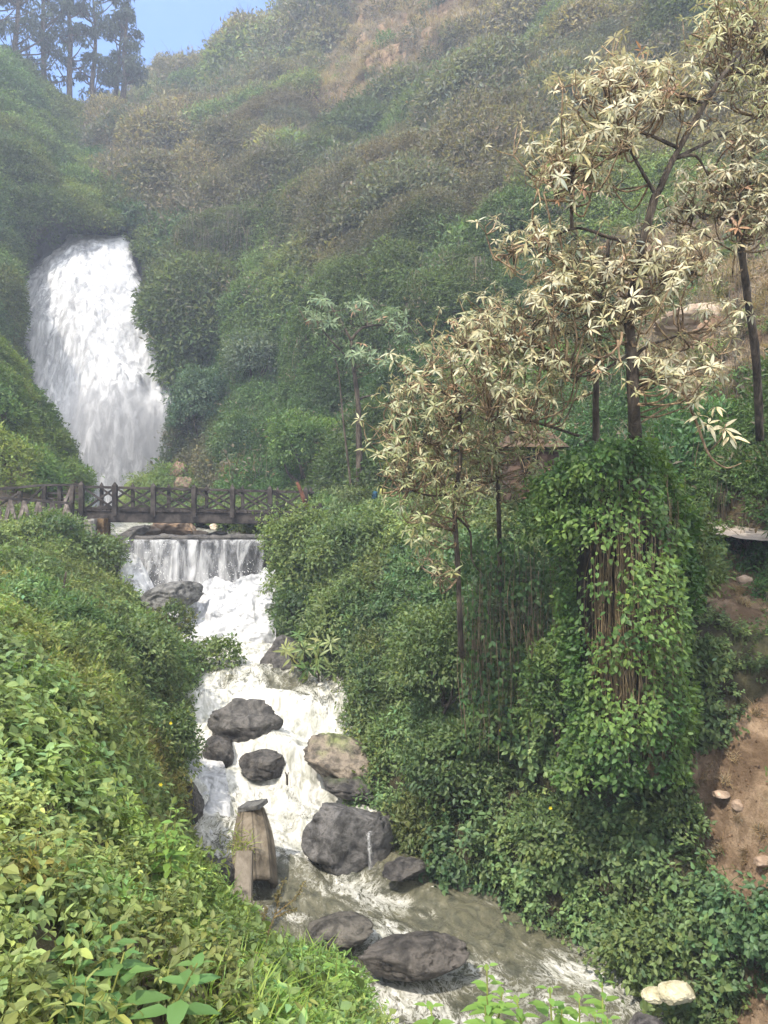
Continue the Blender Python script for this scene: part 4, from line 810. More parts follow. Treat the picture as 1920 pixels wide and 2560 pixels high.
# abutment
mb = MB(); box(mb, P(200, 1325, 24.6), [.32, 0, 0], [0, .9, 0], [0, 0, .45], .01); tag(mb.build('abutment', M['concrete'], smooth=False, origin=P(200, 1360, 24.6)), 'grey concrete abutment carrying the left end of the bridge', 'abutment')
mb = MB(); box(mb, P(240, 1335, 23.9), [.16, 0, .02], [0, .5, 0], [-.03, 0, .5], .01, col=(1.4, 1.4, 1.4)); tag(mb.build('pier', M['concrete'], smooth=False, origin=P(240, 1370, 23.9)), 'slanting pale concrete block under the left bridge end', 'pier')
mb = MB(); box(mb, P(260, 1335, 23.8), [.10, 0, 0], [0, .3, 0], [0, 0, .5], .01, col=(2.4, 1.9, 1.1)); tag(mb.build('timber_pier', M['wood_dark'], smooth=False, origin=P(260, 1370, 23.8)), 'mossy brown timber pile beside the pale block under the bridge', 'pile')

# ------------------------------------------------------------------ trees with leaf rosettes
def whorls(mb, C, A, L, col, n=8, lod=0, droop=.15):
    for c, a, l, k in zip(C, A, L, col):
        m = rng.integers(n - 2, n + 2); th = np.arange(m) * 2 * pi / m + rng.uniform(0, 6) + rng.normal(0, .15, m); q = unit(np.cross(a, [.3, .2, .9])); r = np.cross(a, q)
        rad = np.cos(th)[:, None] * q + np.sin(th)[:, None] * r; el = rng.uniform(-.75, .65, m)[:, None]
        d = unit(rad * np.cos(el) + a * np.sin(el) - np.array([0, 0, droop])); nn = unit(a - rad * .3 + rng.normal(0, .15, (m, 3)))
        ll = l * rng.uniform(.5, 1.1, m); add_leaves(mb, c + d * l * .06, d, nn, ll, ll * .25, lod, k * tint(m, .8, 1.2, .08), curl=.2, fold=.35)
def nearest_on(paths, pt):
    best = None
    for s in paths:
        # connect to a point lower than the tip so the twig rises
        d = np.linalg.norm(s - pt, axis=1) + np.maximum(0, s[:, 2] - pt[2] + .1) * 1.2; k = d.argmin()
        if best is None or d[k] < best[0]: best = (d[k], s[k])
    return best[1]
def rosette_tree(name, label, group, trunk, limbs, clusters, Y, L, cols, dens=1.0, tr=(.11, .03), lod=0, twigc=(2.2, 2.0, 1.6), Yj=.85):
    """trunk/limbs: lists of (px,py[,dY]) ; clusters: (px,py,rx,ry[,dY])"""
    root = empty(name, P(trunk[0][0], trunk[0][1], Y), label, 'tree', group); q3 = lambda l: np.array([P(a[0], a[1], Y + (a[2] if len(a) > 2 else 0)) for a in l])
    paths = []; mb = MB(); paths.append(tube(mb, q3(trunk), np.linspace(tr[0], tr[1], len(trunk)), 9, rough=.12)); mb.build('trunk', M['bark'], root)
    for l in limbs:
        mb = MB(); paths.append(tube(mb, q3(l), np.linspace(tr[1] * 1.15, tr[1] * .35, len(l)), 6, rough=.1)); mb.build('limb', M['bark'], root)
    tw = MB(); cr = MB()
    for cl in clusters:
        px, py, rx, ry = cl[:4]; rx *= 1.4; ry *= 1.7; dY = cl[4] if len(cl) > 4 else 0; n = max(3, int(rx * ry * 3.14 / 690 * dens * (Y / 9.0) ** 0)); sub = max(2, n // 4)
        cen = P(px, py, Y + dY)
        for s in range(sub):
            u = rng.normal(size=3); u = u / np.linalg.norm(u) * rng.uniform(.2, 1.05); hub = P(px + u[0] * rx, py + u[1] * ry * .8 + ry * .3, Y + dY + u[2] * Yj)
            b = nearest_on(paths, hub); m = (b + hub) / 2 + rng.normal(0, .08, 3) + [0, 0, -.08]; tube(tw, [b, m, hub], [.014, .011, .008], 4, c=1.7 * np.array(twigc) * rng.uniform(.7, 1.2), sub=3)
            k = max(2, round(n / sub)); v = rng.normal(size=(k, 3)); v = v / np.linalg.norm(v, axis=1)[:, None] * rng.uniform(.5, 1.05, (k, 1)) 
            fx = rx * .6; fy = ry * .75; C = P(px + u[0] * rx + v[:, 0] * fx, py + u[1] * ry * .8 + v[:, 1] * fy, Y + dY + u[2] * Yj + v[:, 2] * Yj)
            for c in C: tube(tw, [hub, (hub + c) / 2 + rng.normal(0, .04, 3) - [0, 0, .03], c], [.007, .006, .004], 3, c=1.8 * np.array(twigc) * rng.uniform(.8, 1.3), sub=2)
            A = unit(unit(C - hub) * .6 + [0, -.12, .75] + rng.normal(0, .22, (k, 3)))
            t = rng.random(k) ** .8; lo = sstep(1250, 800, np.full(k, py)); cc = mixc(cols[0], cols[1], np.clip(t * .8 + lo * .35 - .15, 0, 1)); pk = rng.random(k) < .025; cc[pk] = [.42, .25, .15]
            whorls(cr, C, A, L * rng.uniform(.4, 1.0, k), cc, lod=lod)
    tw.build('twigs', M['bark'], root); cr.build('crown', M['leaf_pale'], root)
    return root
GT = 'pale leaved trees on the right bank'
PALE = ((.27, .26, .10), (.48, .44, .30))
rosette_tree('broadleaf_tree', 'large forked tree with cream green leaf rosettes rising above the vine thicket', GT,
 [(1592,1500,.6),(1590,1150,.4),(1585,1010),(1580,900),(1573,800),(1590,700),(1605,620),(1635,500),(1645,482),(1682,400),(1750,280),(1800,200),(1850,130,.3)],
 [[(1640,487),(1600,420),(1550,320),(1510,220),(1500,180)],[(1612,615),(1525,594),(1446,570),(1377,594),(1263,639)],[(1590,890),(1620,865),(1718,832)],[(1430,572),(1427,500),(1430,430)],[(1700,372),(1600,330,.3),(1500,320,.6)],
  [(1690,395),(1740,390),(1770,440)],[(1590,860),(1550,900),(1470,940),(1400,930)],[(1575,800),(1500,740),(1420,680)],[(1680,400),(1800,340,.3),(1910,280,.5)],[(1520,600),(1515,700),(1490,760)],[(1760,262),(1700,235),(1600,215)],[(1600,660),(1680,680),(1740,640)]],
 [(1490,190,80,40),(1570,165,90,35),(1665,185,70,45),(1440,240,50,40),(1590,240,90,45),(1700,260,60,40),(1380,390,80,55),(1460,345,70,50),(1500,410,60,50),(1550,330,50,40),(1420,440,50,40),
  (1290,600,75,32),(1360,570,50,25),(1370,660,80,50),(1450,640,80,50),(1520,670,80,45),(1570,630,60,40),(1660,620,80,55),(1730,640,60,55),(1690,700,60,40),
  (1420,740,90,45),(1510,760,80,45),(1600,770,60,35),(1670,740,60,35),(1815,790,60,28),(1480,820,60,35),(1450,880,70,40),(1660,905,80,50),(1750,860,60,30),(1720,960,60,32),(1760,925,40,30)],
 9.0, .17, PALE, dens=1.25, tr=(.085, .022))
rosette_tree('broadleaf_tree', 'tree with a dark bare stem and low cream rosettes left of the large forked tree', GT,
 [(1492,1500,.8),(1490,1100,.6),(1490,1000,.5),(1492,920,.4),(1500,850,.3),(1490,800,.3)],
 [[(1447,1090,.3),(1330,1054),(1226,1041)],[(1492,940,.4),(1420,900),(1330,860),(1250,850)],[(1495,880),(1400,820),(1300,790),(1200,800)]],
 [(1250,800,95,55),(1340,830,90,50),(1200,860,90,55),(1290,900,90,50),(1390,890,80,45),(1360,780,70,40),(1160,820,60,45),(1300,980,90,50),(1400,970,70,40)],
 9.6, .165, ((.23, .235, .09), (.44, .41, .27)), dens=1.2, tr=(.058, .018))
rosette_tree('broadleaf_tree', 'slim pale barked tree standing alone leftmost on the right bank with cream rosettes', GT,
 [(1156,1640,.3),(1152,1607),(1143,1392),(1137,1269),(1152,1128),(1146,1000),(1135,940),(1130,900)],
 [[(1137,1269),(1180,1200),(1230,1190)],[(1150,1128),(1080,1110),(1000,1090)],[(1146,1010),(1080,960),(1040,930)],[(1150,1060),(1200,980),(1230,930)],[(1140,1290),(1175,1330),(1180,1400),(1210,1440)],[(1140,1230),(1080,1240),(1010,1220)]],
 [(1130,870,80,50),(1050,930,70,50),(1180,930,80,50),(1100,990,90,50),(1010,1010,60,40),(1050,1080,90,50),(1140,1070,80,45),(985,1120,50,45),(1010,1180,70,45),(1090,1160,80,45),(1150,1200,60,40),(1040,1250,70,40),(1120,1290,60,35),(1060,1330,40,22),(1100,1390,60,25),(1080,1440,45,22)],
 10.6, .175, ((.17, .20, .065), (.42, .40, .25)), dens=1.25, tr=(.045, .018))
rosette_tree('broadleaf_tree', 'thin dark stemmed tree just right of the slim pale barked one', GT,
 [(1250,1480,.6),(1246,1244),(1236,1100),(1232,1054),(1228,980)],
 [[(1236,1100),(1290,1080),(1340,1090)],[(1234,1060),(1180,1030),(1150,1010)]],
 [(1230,960,80,45),(1270,1040,80,45),(1210,1080,70,45),(1330,1090,70,40),(1250,1150,70,45),(1180,1140,50,35),(1310,1180,60,35)],
 11.4, .175, ((.14, .18, .06), (.34, .34, .16)), dens=1.2, tr=(.04, .016))
rosette_tree('broadleaf_tree', 'leaning tree at the right edge with a wide cream rosette tier over the rocky slope', GT,
 [(1900,1100,1),(1890,900,.6),(1870,750,.3),(1850,600),(1840,560),(1850,470),(1870,400)],
 [[(1845,560),(1780,540),(1700,520)],[(1850,480),(1900,440),(1960,420)],[(1855,500),(1800,460),(1760,420)]],
 [(1800,430,90,50),(1880,395,70,55),(1750,500,80,40),(1860,500,80,45),(1930,460,60,60),(1700,540,50,30),(1900,560,60,40),(1890,340,60,30)],
 9.8, .175, ((.26, .26, .11), (.50, .45, .31)), dens=1.35, tr=(.065, .022))
rosette_tree('broadleaf_tree', 'tree reaching in at the top right corner with greyish green rosettes', GT,
 [(2120,900,1),(2060,600,.5),(2000,350),(1960,200),(1900,100),(1880,40)],
 [[(1960,210),(1900,190),(1830,180)],[(1900,100),(1840,90),(1780,80)],[(1990,320),(1940,300),(1880,290)]],
 [(1850,80,90,60),(1920,160,70,60),(1800,120,60,45),(1780,50,60,45),(1870,10,90,45),(1900,230,60,40),(1930,300,40,40),(1840,200,60,35)],
 9.6, .165, ((.21, .235, .09), (.38, .36, .19)), dens=1.2, tr=(.08, .026))
rosette_tree('broadleaf_tree', 'far slender tree with two thin stems and sparse grey green tufts behind the bridge end', GT,
 [(888,1300),(897,1200),(897,1093),(894,998),(882,903),(878,852)],
 [[(888,1280),(878,1220),(859,1061),(847,935),(838,900)],[(878,852),(856,810),(834,777),(806,735)],[(885,910),(859,884),(821,843),(793,805)],[(878,850),(905,820),(950,812),(985,815)],[(894,1000),(920,990),(950,985)]],
 [(800,750,28,18),(795,790,42,22),(935,790,45,22),(975,800,30,20),(900,870,45,22),(935,890,30,22),(870,900,30,18),(890,760,30,16),(850,800,30,15),(1000,830,25,14)],
 27.0, .42, ((.10, .16, .07), (.19, .26, .13)), dens=3.2, tr=(.15, .05), lod=1, Yj=1.0, twigc=(1, .9, .8))
# bare hanging branch with a few rosettes
hb = empty('hanging_branch', P(1742, 1060, 8.6), 'pale bare branch hanging down at the right with a few cream leaf rosettes', 'branch')
mb = MB(); tube(mb, [P(1700,960,8.7), P(1742,1060,8.6), P(1760,1110,8.6), P(1779,1146,8.5), P(1816,1170,8.5), P(1853,1158,8.5)], [.02,.018,.015,.013,.010,.006], 5, c=(3, 2.7, 2.2)); tube(mb, [P(1770,1130,8.6), P(1800,1100,8.5), P(1815,1060,8.5)], [.01,.008,.006], 4, c=(3, 2.7, 2.2)); mb.build('stem', M['bark'], hb)
mb = MB(); C = np.array([P(a, b, 8.55) for a, b in ((1745,1040),(1790,1015),(1810,1070),(1825,1090),(1770,1060))]); whorls(mb, C, unit(rng.normal(0, .3, (5, 3)) + [0, -.4, .7]), np.full(5, .22), np.tile([.5, .44, .28], (5, 1)), n=7); mb.build('leaves', M['leaf_pale'], hb)
mb = MB()
for l in ([(1555,830),(1550,860),(1520,890),(1490,915),(1440,940)],[(1545,850),(1548,890),(1560,925)],[(1535,880),(1500,895),(1470,885)]):
    tube(mb, [P(a, b, 8.4) for a, b in l], np.linspace(.016, .006, len(l)), 4, c=(3.4, 3.0, 2.5))
tag(mb.build('dead_branch', M['bark'], origin=P(1555, 830, 8.4)), 'bleached leafless branch caught in front of the large forked tree', 'branch')

# ------------------------------------------------------------------ shrubs as things
def shrub(label, px, py, Y, w, h, col, col2, leaf=None, n=None, ar=.5, group=None, name='shrub', lod=1, dep=.8, seed=0, stems=5):
    """px,py = centre of the crown in the photo, w,h its size there"""
    W = w / F * Y / 2; H = h / F * Y / 2; c = P(px, py, Y); Lf = leaf or float(LS(c[None])[0]) * 1.0
    root = empty(name, c - [0, 0, H], label, 'shrub', group); n = n or int(min(9000, 7.0 * (W * H * pi + W * W) / (Lf * Lf * ar)))
    u = rsphere(n); u[:, 2] = np.where(u[:, 2] < -.5, -u[:, 2], u[:, 2]); f = (.55 + .55 * domes(u + seed * 3.1, .55, seed)) * (.70 + .62 * fbm(u + seed, .42, 4, seed + 1))
    r = f * (rng.uniform(.68, 1.05, n) + .18 * (rng.random(n) < .05) * rng.random(n)); pos = c + u * r[:, None] * np.array([W, W * dep, H]) * 1.08
    d = unit(u * .7 + rng.normal(0, .75, (n, 3)) + [0, 0, -.25]); nn = unit(u * .7 + [0, 0, .7] + rng.normal(0, .35, (n, 3)))
    cc = mixc(col, col2, sstep(.35, .7, fbm(pos, W * .6, 3, seed + 2))) * tint(n, .65, 1.3, .1)
    L = Lf * rng.uniform(.6, 1.25, n); mb = MB(); add_leaves(mb, pos, d, nn, L, L * ar, lod, cc, curl=.12); mb.build('crown', M['leaf'], root)
    mb = MB()
    for k in range(stems):
        e = c + rsphere(1)[0] * [W * .6, W * .5, H * .7]; b = c + rng.normal(0, .12, 3) * W - [0, 0, H * 1.05]; tube(mb, [b, (b + e) / 2 + rng.normal(0, .1, 3) * W, e], [.035 * max(W, .5), .025 * max(W, .5), .008], 5)
    mb.build('stem', M['bark'], root)
    return root
G1, G2, G3, G4 = (.095, .145, .052), (.15, .20, .07), (.062, .105, .045), (.165, .225, .075)
GS = 'bushes lining the right bank'
for k, a in enumerate([
 ('tall light green bush right beside the right end of the weir', 745, 1410, 21.3, 190, 290, G2, G4),
 ('dark bush hanging over the rapids below the weir end', 760, 1540, 20.4, 170, 150, G1, G3),
 ('rounded bright bush in front of the end railing of the bridge', 770, 1350, 21.4, 170, 120, G2, G4),
 ('wide mid green bush between the bridge end and the slim pale barked tree', 900, 1370, 19.8, 260, 170, G1, G2),
 ('full green bush above the upright blackish boulder', 890, 1560, 18.2, 270, 200, G1, G2),
 ('dark green bush overhanging the river bend above the brown wedge boulder', 990, 1720, 15.6, 240, 200, G1, G3),
 ('light green bush directly right of the brown wedge boulder', 1000, 1890, 13.9, 190, 170, G1, G2),
 ('dark leafy bush behind the yellow edged long leaved shrub', 830, 1640, 18.0, 170, 150, G1, G3),
 ('leafy green bush at the foot of the slim pale barked tree', 1110, 1640, 13.0, 280, 260, G1, G2),
 ('dark green bush between slim tree and vine thicket', 1280, 1520, 13.0, 240, 300, G3, G1),
 ('bright creeper covered bush swelling out at the upper left of the vine thicket', 1400, 1290, 10.3, 190, 230, (.08, .14, .035), (.15, .21, .05)),
 ('creeper covered bush leaning on the right side of the vine thicket', 1720, 1400, 10.4, 170, 260, (.09, .14, .045), (.15, .19, .06)),
 ('leafy bush spilling out at the lower left foot of the vine thicket', 1400, 1740, 10.6, 210, 260, (.07, .125, .035), (.13, .19, .05)),
 ('small leafy bush on the low right side of the vine thicket', 1730, 1690, 10.3, 150, 220, G1, G2),
 ('low leafy bush beside the bare earth slide', 1700, 2050, 9.6, 150, 110, G1, G2),
 ('green bush below the path left of the round stone', 1715, 1480, 12.2, 120, 200, G1, G2),
 ('ivy green bush under the bare earth at the right edge', 1840, 1640, 10.9, 200, 220, G1, G2),
 ('pale green bush in the middle of the right bank slope', 1420, 2080, 10.6, 300, 170, G1, G2),
 ('bushy green plant mass by the calm dark water', 1270, 2130, 11.5, 250, 150, G1, G2),
 ('drooping green bush above the cream stone', 1620, 2360, 9.2, 260, 180, G1, G2),
 ('round green bush filling the slope under the vine thicket', 1150, 1900, 12.2, 300, 200, G1, G3)]):
    shrub(a[0], *a[1:8], seed=k + 1, group=GS, lod=0 if a[3] < 12.5 else 1)
GL = 'bushes on the left bank'
for k, a in enumerate([
 ('dusty green leafy bush in front of the picket fence', 120, 1340, 21.6, 190, 110, (.07, .12, .045), G2),
 ('green bush covering the foot of the left bridge abutment', 230, 1390, 21.8, 190, 110, G1, G2),
 ('mossy green bush growing against the flat grey boulder', 430, 1570, 19.6, 120, 110, G1, (.15, .14, .05)),
 ('feathery green bush reaching over the water at the narrow of the rapids', 540, 1640, 18.0, 130, 90, (.09, .14, .03), G2),
 ('tall nettle green bush midway down the left bank', 330, 1640, 15.2, 260, 170, G1, G2),
 ('yellow green bush at the left edge above the tall nettles', 60, 1620, 10.6, 240, 170, G4, (.2, .26, .05)),
 ('green bush overhanging the side cascade', 440, 1870, 13.2, 140, 190, G1, G2)]):
    shrub(a[0], *a[1:8], seed=k + 31, group=GL)
shrub('low bright yellow green bush covering the mossy mound by the waterfall foot', 430, 1235, 44.5, 220, 130, (.12, .19, .04), (.17, .22, .06), leaf=.16, seed=77)
GH = 'bushes on the mountainside behind the bridge'
for k, a in enumerate([
 ('bluish green bush on the slope just right of the waterfall foot', 500, 1010, 46, 150, 190, (.07, .125, .075), (.10, .16, .09)),
 ('bushy dark green tree above the middle of the bridge', 620, 1110, 39, 190, 150, (.06, .11, .045), (.10, .16, .06)),
 ('bright green bush directly left of the far slender tree', 760, 1120, 33, 200, 170, (.09, .16, .045), (.15, .23, .06)),
 ('grey green bush on the slope between waterfall and far slender tree', 640, 900, 46, 170, 130, (.10, .14, .09), (.14, .18, .11)),
 ('dark round bush right of the far slender tree', 990, 1010, 33, 170, 190, (.05, .09, .035), (.08, .13, .05)),
 ('green bush halfway up the slope above the bluish green one', 510, 800, 54, 150, 130, (.07, .13, .05), (.12, .18, .06)),
 ('tall green bush on the slope above the dark round bush', 1010, 720, 45, 190, 170, (.07, .13, .045), (.12, .19, .06)),
 ('brownish thorny bush in the middle of the mountainside', 780, 620, 55, 190, 120, (.13, .12, .07), (.17, .14, .08)),
 ('olive bush on the slope under the brownish thorny one', 850, 800, 45, 180, 130, (.10, .14, .05), (.14, .19, .06)),
 ('dark leafy bush growing over the lip right of the waterfall crest', 330, 560, 60, 110, 100, (.06, .11, .05), (.09, .15, .06)),
 ('dark green bush at the foot of the slope behind the leftmost rosettes', 960, 1180, 28, 170, 130, (.05, .10, .035), (.09, .15, .05))]):
    shrub(a[0], *a[1:8], seed=k + 61, group=GH, ar=.45)
# variegated long-leaved shrub by the upright boulder
vs = empty('variegated_shrub', P(790, 1720, 17.2), 'long leaved yellow edged shrub drooping over the upright blackish boulder', 'shrub')
mb = MB(); k = 46; C = P(790 + rng.normal(0, 45, k), 1640 + rng.normal(0, 48, k), 17.2 + rng.normal(0, .3, k)); whorls(mb, C, unit(rng.normal(0, .35, (k, 3)) + [-.2, -.5, .7]), rng.uniform(.24, .38, k), mixc((.08, .15, .04), (.28, .30, .11), rng.random(k)), n=9); mb.build('crown', M['leaf_pale'], vs)
mb = MB(); [tube(mb, [P(800, 1730, 17.5), c + [0, .1, -.1], c], [.03, .015, .006], 4) for c in C[:16]]; mb.build('stem', M['bark'], vs)

# ------------------------------------------------------------------ vine thicket over the dead tree
vt = empty('vine_thicket', P(1560, 1880, 9.6), 'tall thicket of bright green creepers with hanging brown stems draped round the large tree trunk', 'vine thicket')
VP = [1100, 1140, 1200, 1300, 1450, 1600, 1750, 1900, 1990]
def vine_shell(n, y0, y1, inner=.86):
    pyv = rng.uniform(y0, y1, n); th = rng.uniform(-pi, pi, n)
    wl = np.interp(pyv, VP, [40, 110, 170, 210, 205, 185, 170, 190, 210]); wr = np.interp(pyv, VP, [60, 120, 165, 185, 165, 150, 130, 110, 120])
    cx = np.interp(pyv, VP, [1560, 1540, 1540, 1565, 1590, 1600, 1610, 1600, 1600]); c, s_ = np.cos(th), np.sin(th); wv = np.where(c < 0, wl, wr)
    sh = P(cx + wv * c, pyv, 9.8 - 1.0 * s_); l1 = domes(sh, .75, 71); l2 = domes(sh, .32, 73); l3 = fbm(sh, .9, 3, 72)
    rad = (.55 + .48 * l1 + .18 * l2 + .35 * (l3 - .5)) * rng.uniform(inner, 1.04, n)
    pos = P(cx + wv * c * rad, pyv + 10 * rng.normal(size=n), 9.8 - 1.05 * s_ * rad); return pos, th, pyv, l1, l3
mb = MB(); pos, thk, pyv, l1, l3 = vine_shell(34000, 1105, 1960)
bald = ((pyv > 1500) & (pyv < 1900) & (np.cos(thk) > -.15)) * .4
kp = rng.random(len(pos)) < np.clip(sstep(.36, .6, l3 + .25 * (l1 - .4)) * 1.1 - bald, .05, 1); pos, thk, ln, l1 = pos[kp], thk[kp], l3[kp], l1[kp]; n = len(pos)
out_ = np.stack([np.cos(thk), -np.sin(thk), .3 + 0 * thk], -1); d = unit(out_ * .5 + rng.normal(0, .55, (n, 3)) - [0, 0, .45]); nn = unit(out_ * .8 + [0, 0, .6] + rng.normal(0, .45, (n, 3)))
L = rng.uniform(.045, .105, n); cc = mixc((.055, .115, .028), (.125, .20, .050), sstep(.42, .62, fbm(pos, .8, 3, 74))) * tint(n, .6, 1.3, .1); add_leaves(mb, pos, d, nn, L, L * .6, 0, cc); mb.build('foliage', M['leaf'], vt)
mb = MB()
for k in range(240):
    a = rng.uniform(-pi * .1, pi * 1.1); x0 = 1590 + 115 * cos(a) * rng.uniform(.3, 1); y0 = rng.uniform(1180, 1600); y1 = rng.uniform(1650, 1930); dY = -.75 * sin(a)
    sw = rng.normal(0, 9); pts = [P(x0 + sw * sin(f * 4 + k) + rng.normal(0, 4), y0 + (y1 - y0) * f, 9.7 + dY * (.95 if f else .6) + rng.normal(0, .06)) for f in (0, .25, .5, .75, 1)]; tube(mb, pts, rng.uniform(.002, .007), 3, c=np.array([1, .95, .8]) * rng.uniform(.35, 1.3), sub=3)
mb.build('hanging_stems', M['stem'], vt)
mb = MB(); tube(mb, [P(1600, 1930, 10.4), P(1590, 1500, 10.1), P(1588, 1130, 9.6)], [.2, .38, .10], 12, rough=.25, c=(.45, .45, .38)); tube(mb, [P(1500, 1930, 10.5), P(1500, 1500, 10.2), P(1495, 1170, 9.8)], [.16, .3, .1], 12, rough=.25, c=(.45, .45, .38)); mb.build('tangled_core', M['bark'], vt)

# more hanging vines in front of the bushes between slim tree and thicket
cu = empty('creeper_curtain', P(1330, 1850, 11.4), 'dark hanging creeper curtain between the slim tree and the vine thicket', 'creeper')
mb = MB()
for k in range(120):
    x0 = rng.uniform(1150, 1400); y0 = rng.uniform(1350, 1600); y1 = y0 + rng.uniform(150, 330); yy = 11.3 + rng.normal(0, .25)
    tube(mb, [P(x0 + rng.normal(0, 6), y0 + (y1 - y0) * f, yy) for f in (0, .5, 1)], .005, 3, c=np.ones(3) * rng.uniform(.4, 1), sub=4)
mb.build('hanging_stems', M['stem'], cu)
mb = MB(); n = 2400; xx = rng.uniform(1150, 1420, n); y_ = rng.uniform(1340, 1880, n); Z = 11.4 + rng.normal(0, .3, n); pos = P(xx, y_, Z); kp = fbm(pos, .5, 3, 88) > .47; pos = pos[kp]; n = len(pos)
add_leaves(mb, pos, unit(rng.normal(0, .5, (n, 3)) - [0, .3, .7]), unit(rng.normal(0, .3, (n, 3)) + [0, -.7, .6]), rng.uniform(.07, .12, n), .06, 0, mixc((.04, .09, .03), (.08, .14, .04), rng.random(n)) * tint(n)); mb.build('foliage', M['leaf'], cu)

# ------------------------------------------------------------------ eucalyptus on the skyline
def euc(px, base_py, top_py, Y, w, seed, label, lean=0):
    r_ = np.random.default_rng(seed); root = empty('eucalyptus_tree', P(px, base_py, Y), label, 'tree', 'eucalyptus trees on the skyline left of the sky gap')
    tr = [(px + lean * t + r_.normal(0, 3), base_py + (top_py - base_py) * t) for t in np.linspace(0, 1, 7)]; T = np.array([P(a, b, Y) for a, b in tr])
    mb = MB(); path = tube(mb, T, np.linspace(.42, .06, 7), 7, c=(1.3, 1.25, 1.2)); mb.build('trunk', M['bark'], root)
    lim = MB(); cr = MB(); nt_ = int(10 + 30 * w / 95)
    for k in range(nt_):
        t = r_.uniform(.25, 1.0); b = path[int(t * (len(path) - 1))]; ang = r_.uniform(0, 2 * pi); rw = 1.25 * w / F * Y * (1 - .45 * t) * r_.uniform(.25, 1)
        e = b + np.array([cos(ang) * rw, sin(ang) * rw * .8, r_.uniform(.3, 1.6) * rw * .5 + .6]); tube(lim, [b, (b + e) / 2 - [0, 0, .3], e], [.12, .08, .03], 4, c=(1.2, 1.1, 1.0), sub=2)
        m = 100; u = rsphere(m); rr = r_.uniform(.5, 1.15); p = e + u * rng.uniform(.3, 1, (m, 1)) ** .5 * rr * [1.15, 1.1, .8]; L = rng.uniform(.35, .7, m)
        add_leaves(cr, p, unit(rng.normal(0, .6, (m, 3)) - [0, 0, .9]), unit(rng.normal(0, .5, (m, 3)) + u), L, L * .35, 1, np.array([.060, .085, .055]) * tint(m, .6, 1.3))
    lim.build('limb', M['bark'], root); cr.build('crown', M['leaf'], root)
for k, a in enumerate([(-30,330,-330,84,130,'leftmost eucalyptus cut by the left edge'),(45,330,-250,86,110,'broad eucalyptus second from the left edge'),(110,335,-200,88,100,'eucalyptus with a dense dark crown third from the left edge'),
    (178,345,-170,90,80,'slim eucalyptus with a pale straight trunk in the left group'),(235,350,-60,92,75,'eucalyptus with a tall thin pale trunk near the sky gap'),(282,350,40,95,58,'eucalyptus nearest the sky gap with crown leaning over the blue'),(300,300,-60,94,46,'thin eucalyptus leaning into the blue sky gap'),
    (350,300,215,116,30,'small distant tree at the foot of the sky gap'),(395,270,195,118,34,'small rounded distant tree on the ridge right of the sky gap foot')]):
    euc(*a[:5], k + 5, a[5], lean=(25 if k in (5, 6) else 0))

# ------------------------------------------------------------------ small things
hut = empty('hut', P(1330, 1240, 17), 'small dark doored hut with reddish brown thatch hidden behind the rosette trees', 'hut')
mb = MB(); c = P(1325, 1190, 17.2); box(mb, c, [.55, 0, 0], [0, .5, 0], [0, 0, .55], col=(2.0, 1.5, 1.2)); mb.build('wall', M['wood_dark'], hut, smooth=False)
mb = MB(); c = P(1325, 1178, 16.68); box(mb, c, [.17, 0, 0], [0, .02, 0], [0, 0, .42], col=(.2, .2, .2)); mb.build('door', M['wood_dark'], hut, smooth=False)
mb = MB(); c = P(1325, 1122, 17.2); V = [c + [-.75, -.7, 0], c + [.75, -.7, 0], c + [.75, .7, 0], c + [-.75, .7, 0], c + [-.45, 0, .42], c + [.45, 0, .42]]; mb.add(V, [[1, 2, 5], [3, 0, 4]], [[0, 1, 5, 4], [2, 3, 4, 5], [3, 2, 1, 0]], (.5, .38, .3)); mb.build('roof', M['wood_grey'], hut, smooth=False)
hr = empty('hut_railing', P(1345, 1245, 15.6), 'brown crossed wooden railing in front of the hut', 'railing')
mb = MB(); a, b, c, d = P(1305, 1212, 15.6), P(1385, 1212, 15.6), P(1305, 1244, 15.6), P(1385, 1244, 15.6)
for s, e in ((a, b), (c, d), (a, c), (b, d)): beam(mb, s, e, .04, .04, up=(0, 1, 0), col=(4, 2.6, 2))
mb.build('frame', M['wood_dark'], hr, smooth=False); mb = MB(); m_ = (a + b) / 2; m2 = (c + d) / 2; [beam(mb, s, e, .03, .03, up=(0, 1, 0), col=(4, 2.6, 2)) for s, e in ((a, m2), (c, m_), (m_, d), (m2, b))]; mb.build('cross_brace', M['wood_dark'], hr, smooth=False)
mb = MB(); tube(mb, [P(952, 1268, 24), P(958, 1222, 24)], .11, 7, c=(5, 6, 2)); tag(mb.build('mossy_post', M['wood_dark'], origin=P(952, 1268, 24)), 'yellowish mossy post behind the lower left rosettes', 'post')
mb = MB(); tube(mb, [P(932, 1262, 24.3), P(938, 1228, 24.3)], .09, 7, c=(.6, 2.6, 5)); tag(mb.build('blue_post', M['wood_dark'], origin=P(932, 1262, 24.3)), 'small blue post left of the mossy post', 'post')
for a, b, yy, lb in (((165, 1430), (128, 1592), 15.5, 'dark dead stalk leaning on the left bank slope'), ((50, 1462), (46, 1570), 15.5, 'thin upright dead stalk at the left edge'), ((1300, 2320), (1322, 2352), 10.2, None)):
    if lb is None: continue
    mb = MB(); tube(mb, [P(*b, yy), P((a[0] + b[0]) / 2 + 4, (a[1] + b[1]) / 2, yy), P(*a, yy)], [.035, .03, .018], 5); tag(mb.build('dead_stalk', M['bark'], origin=P(*b, yy)), lb, 'stalk')
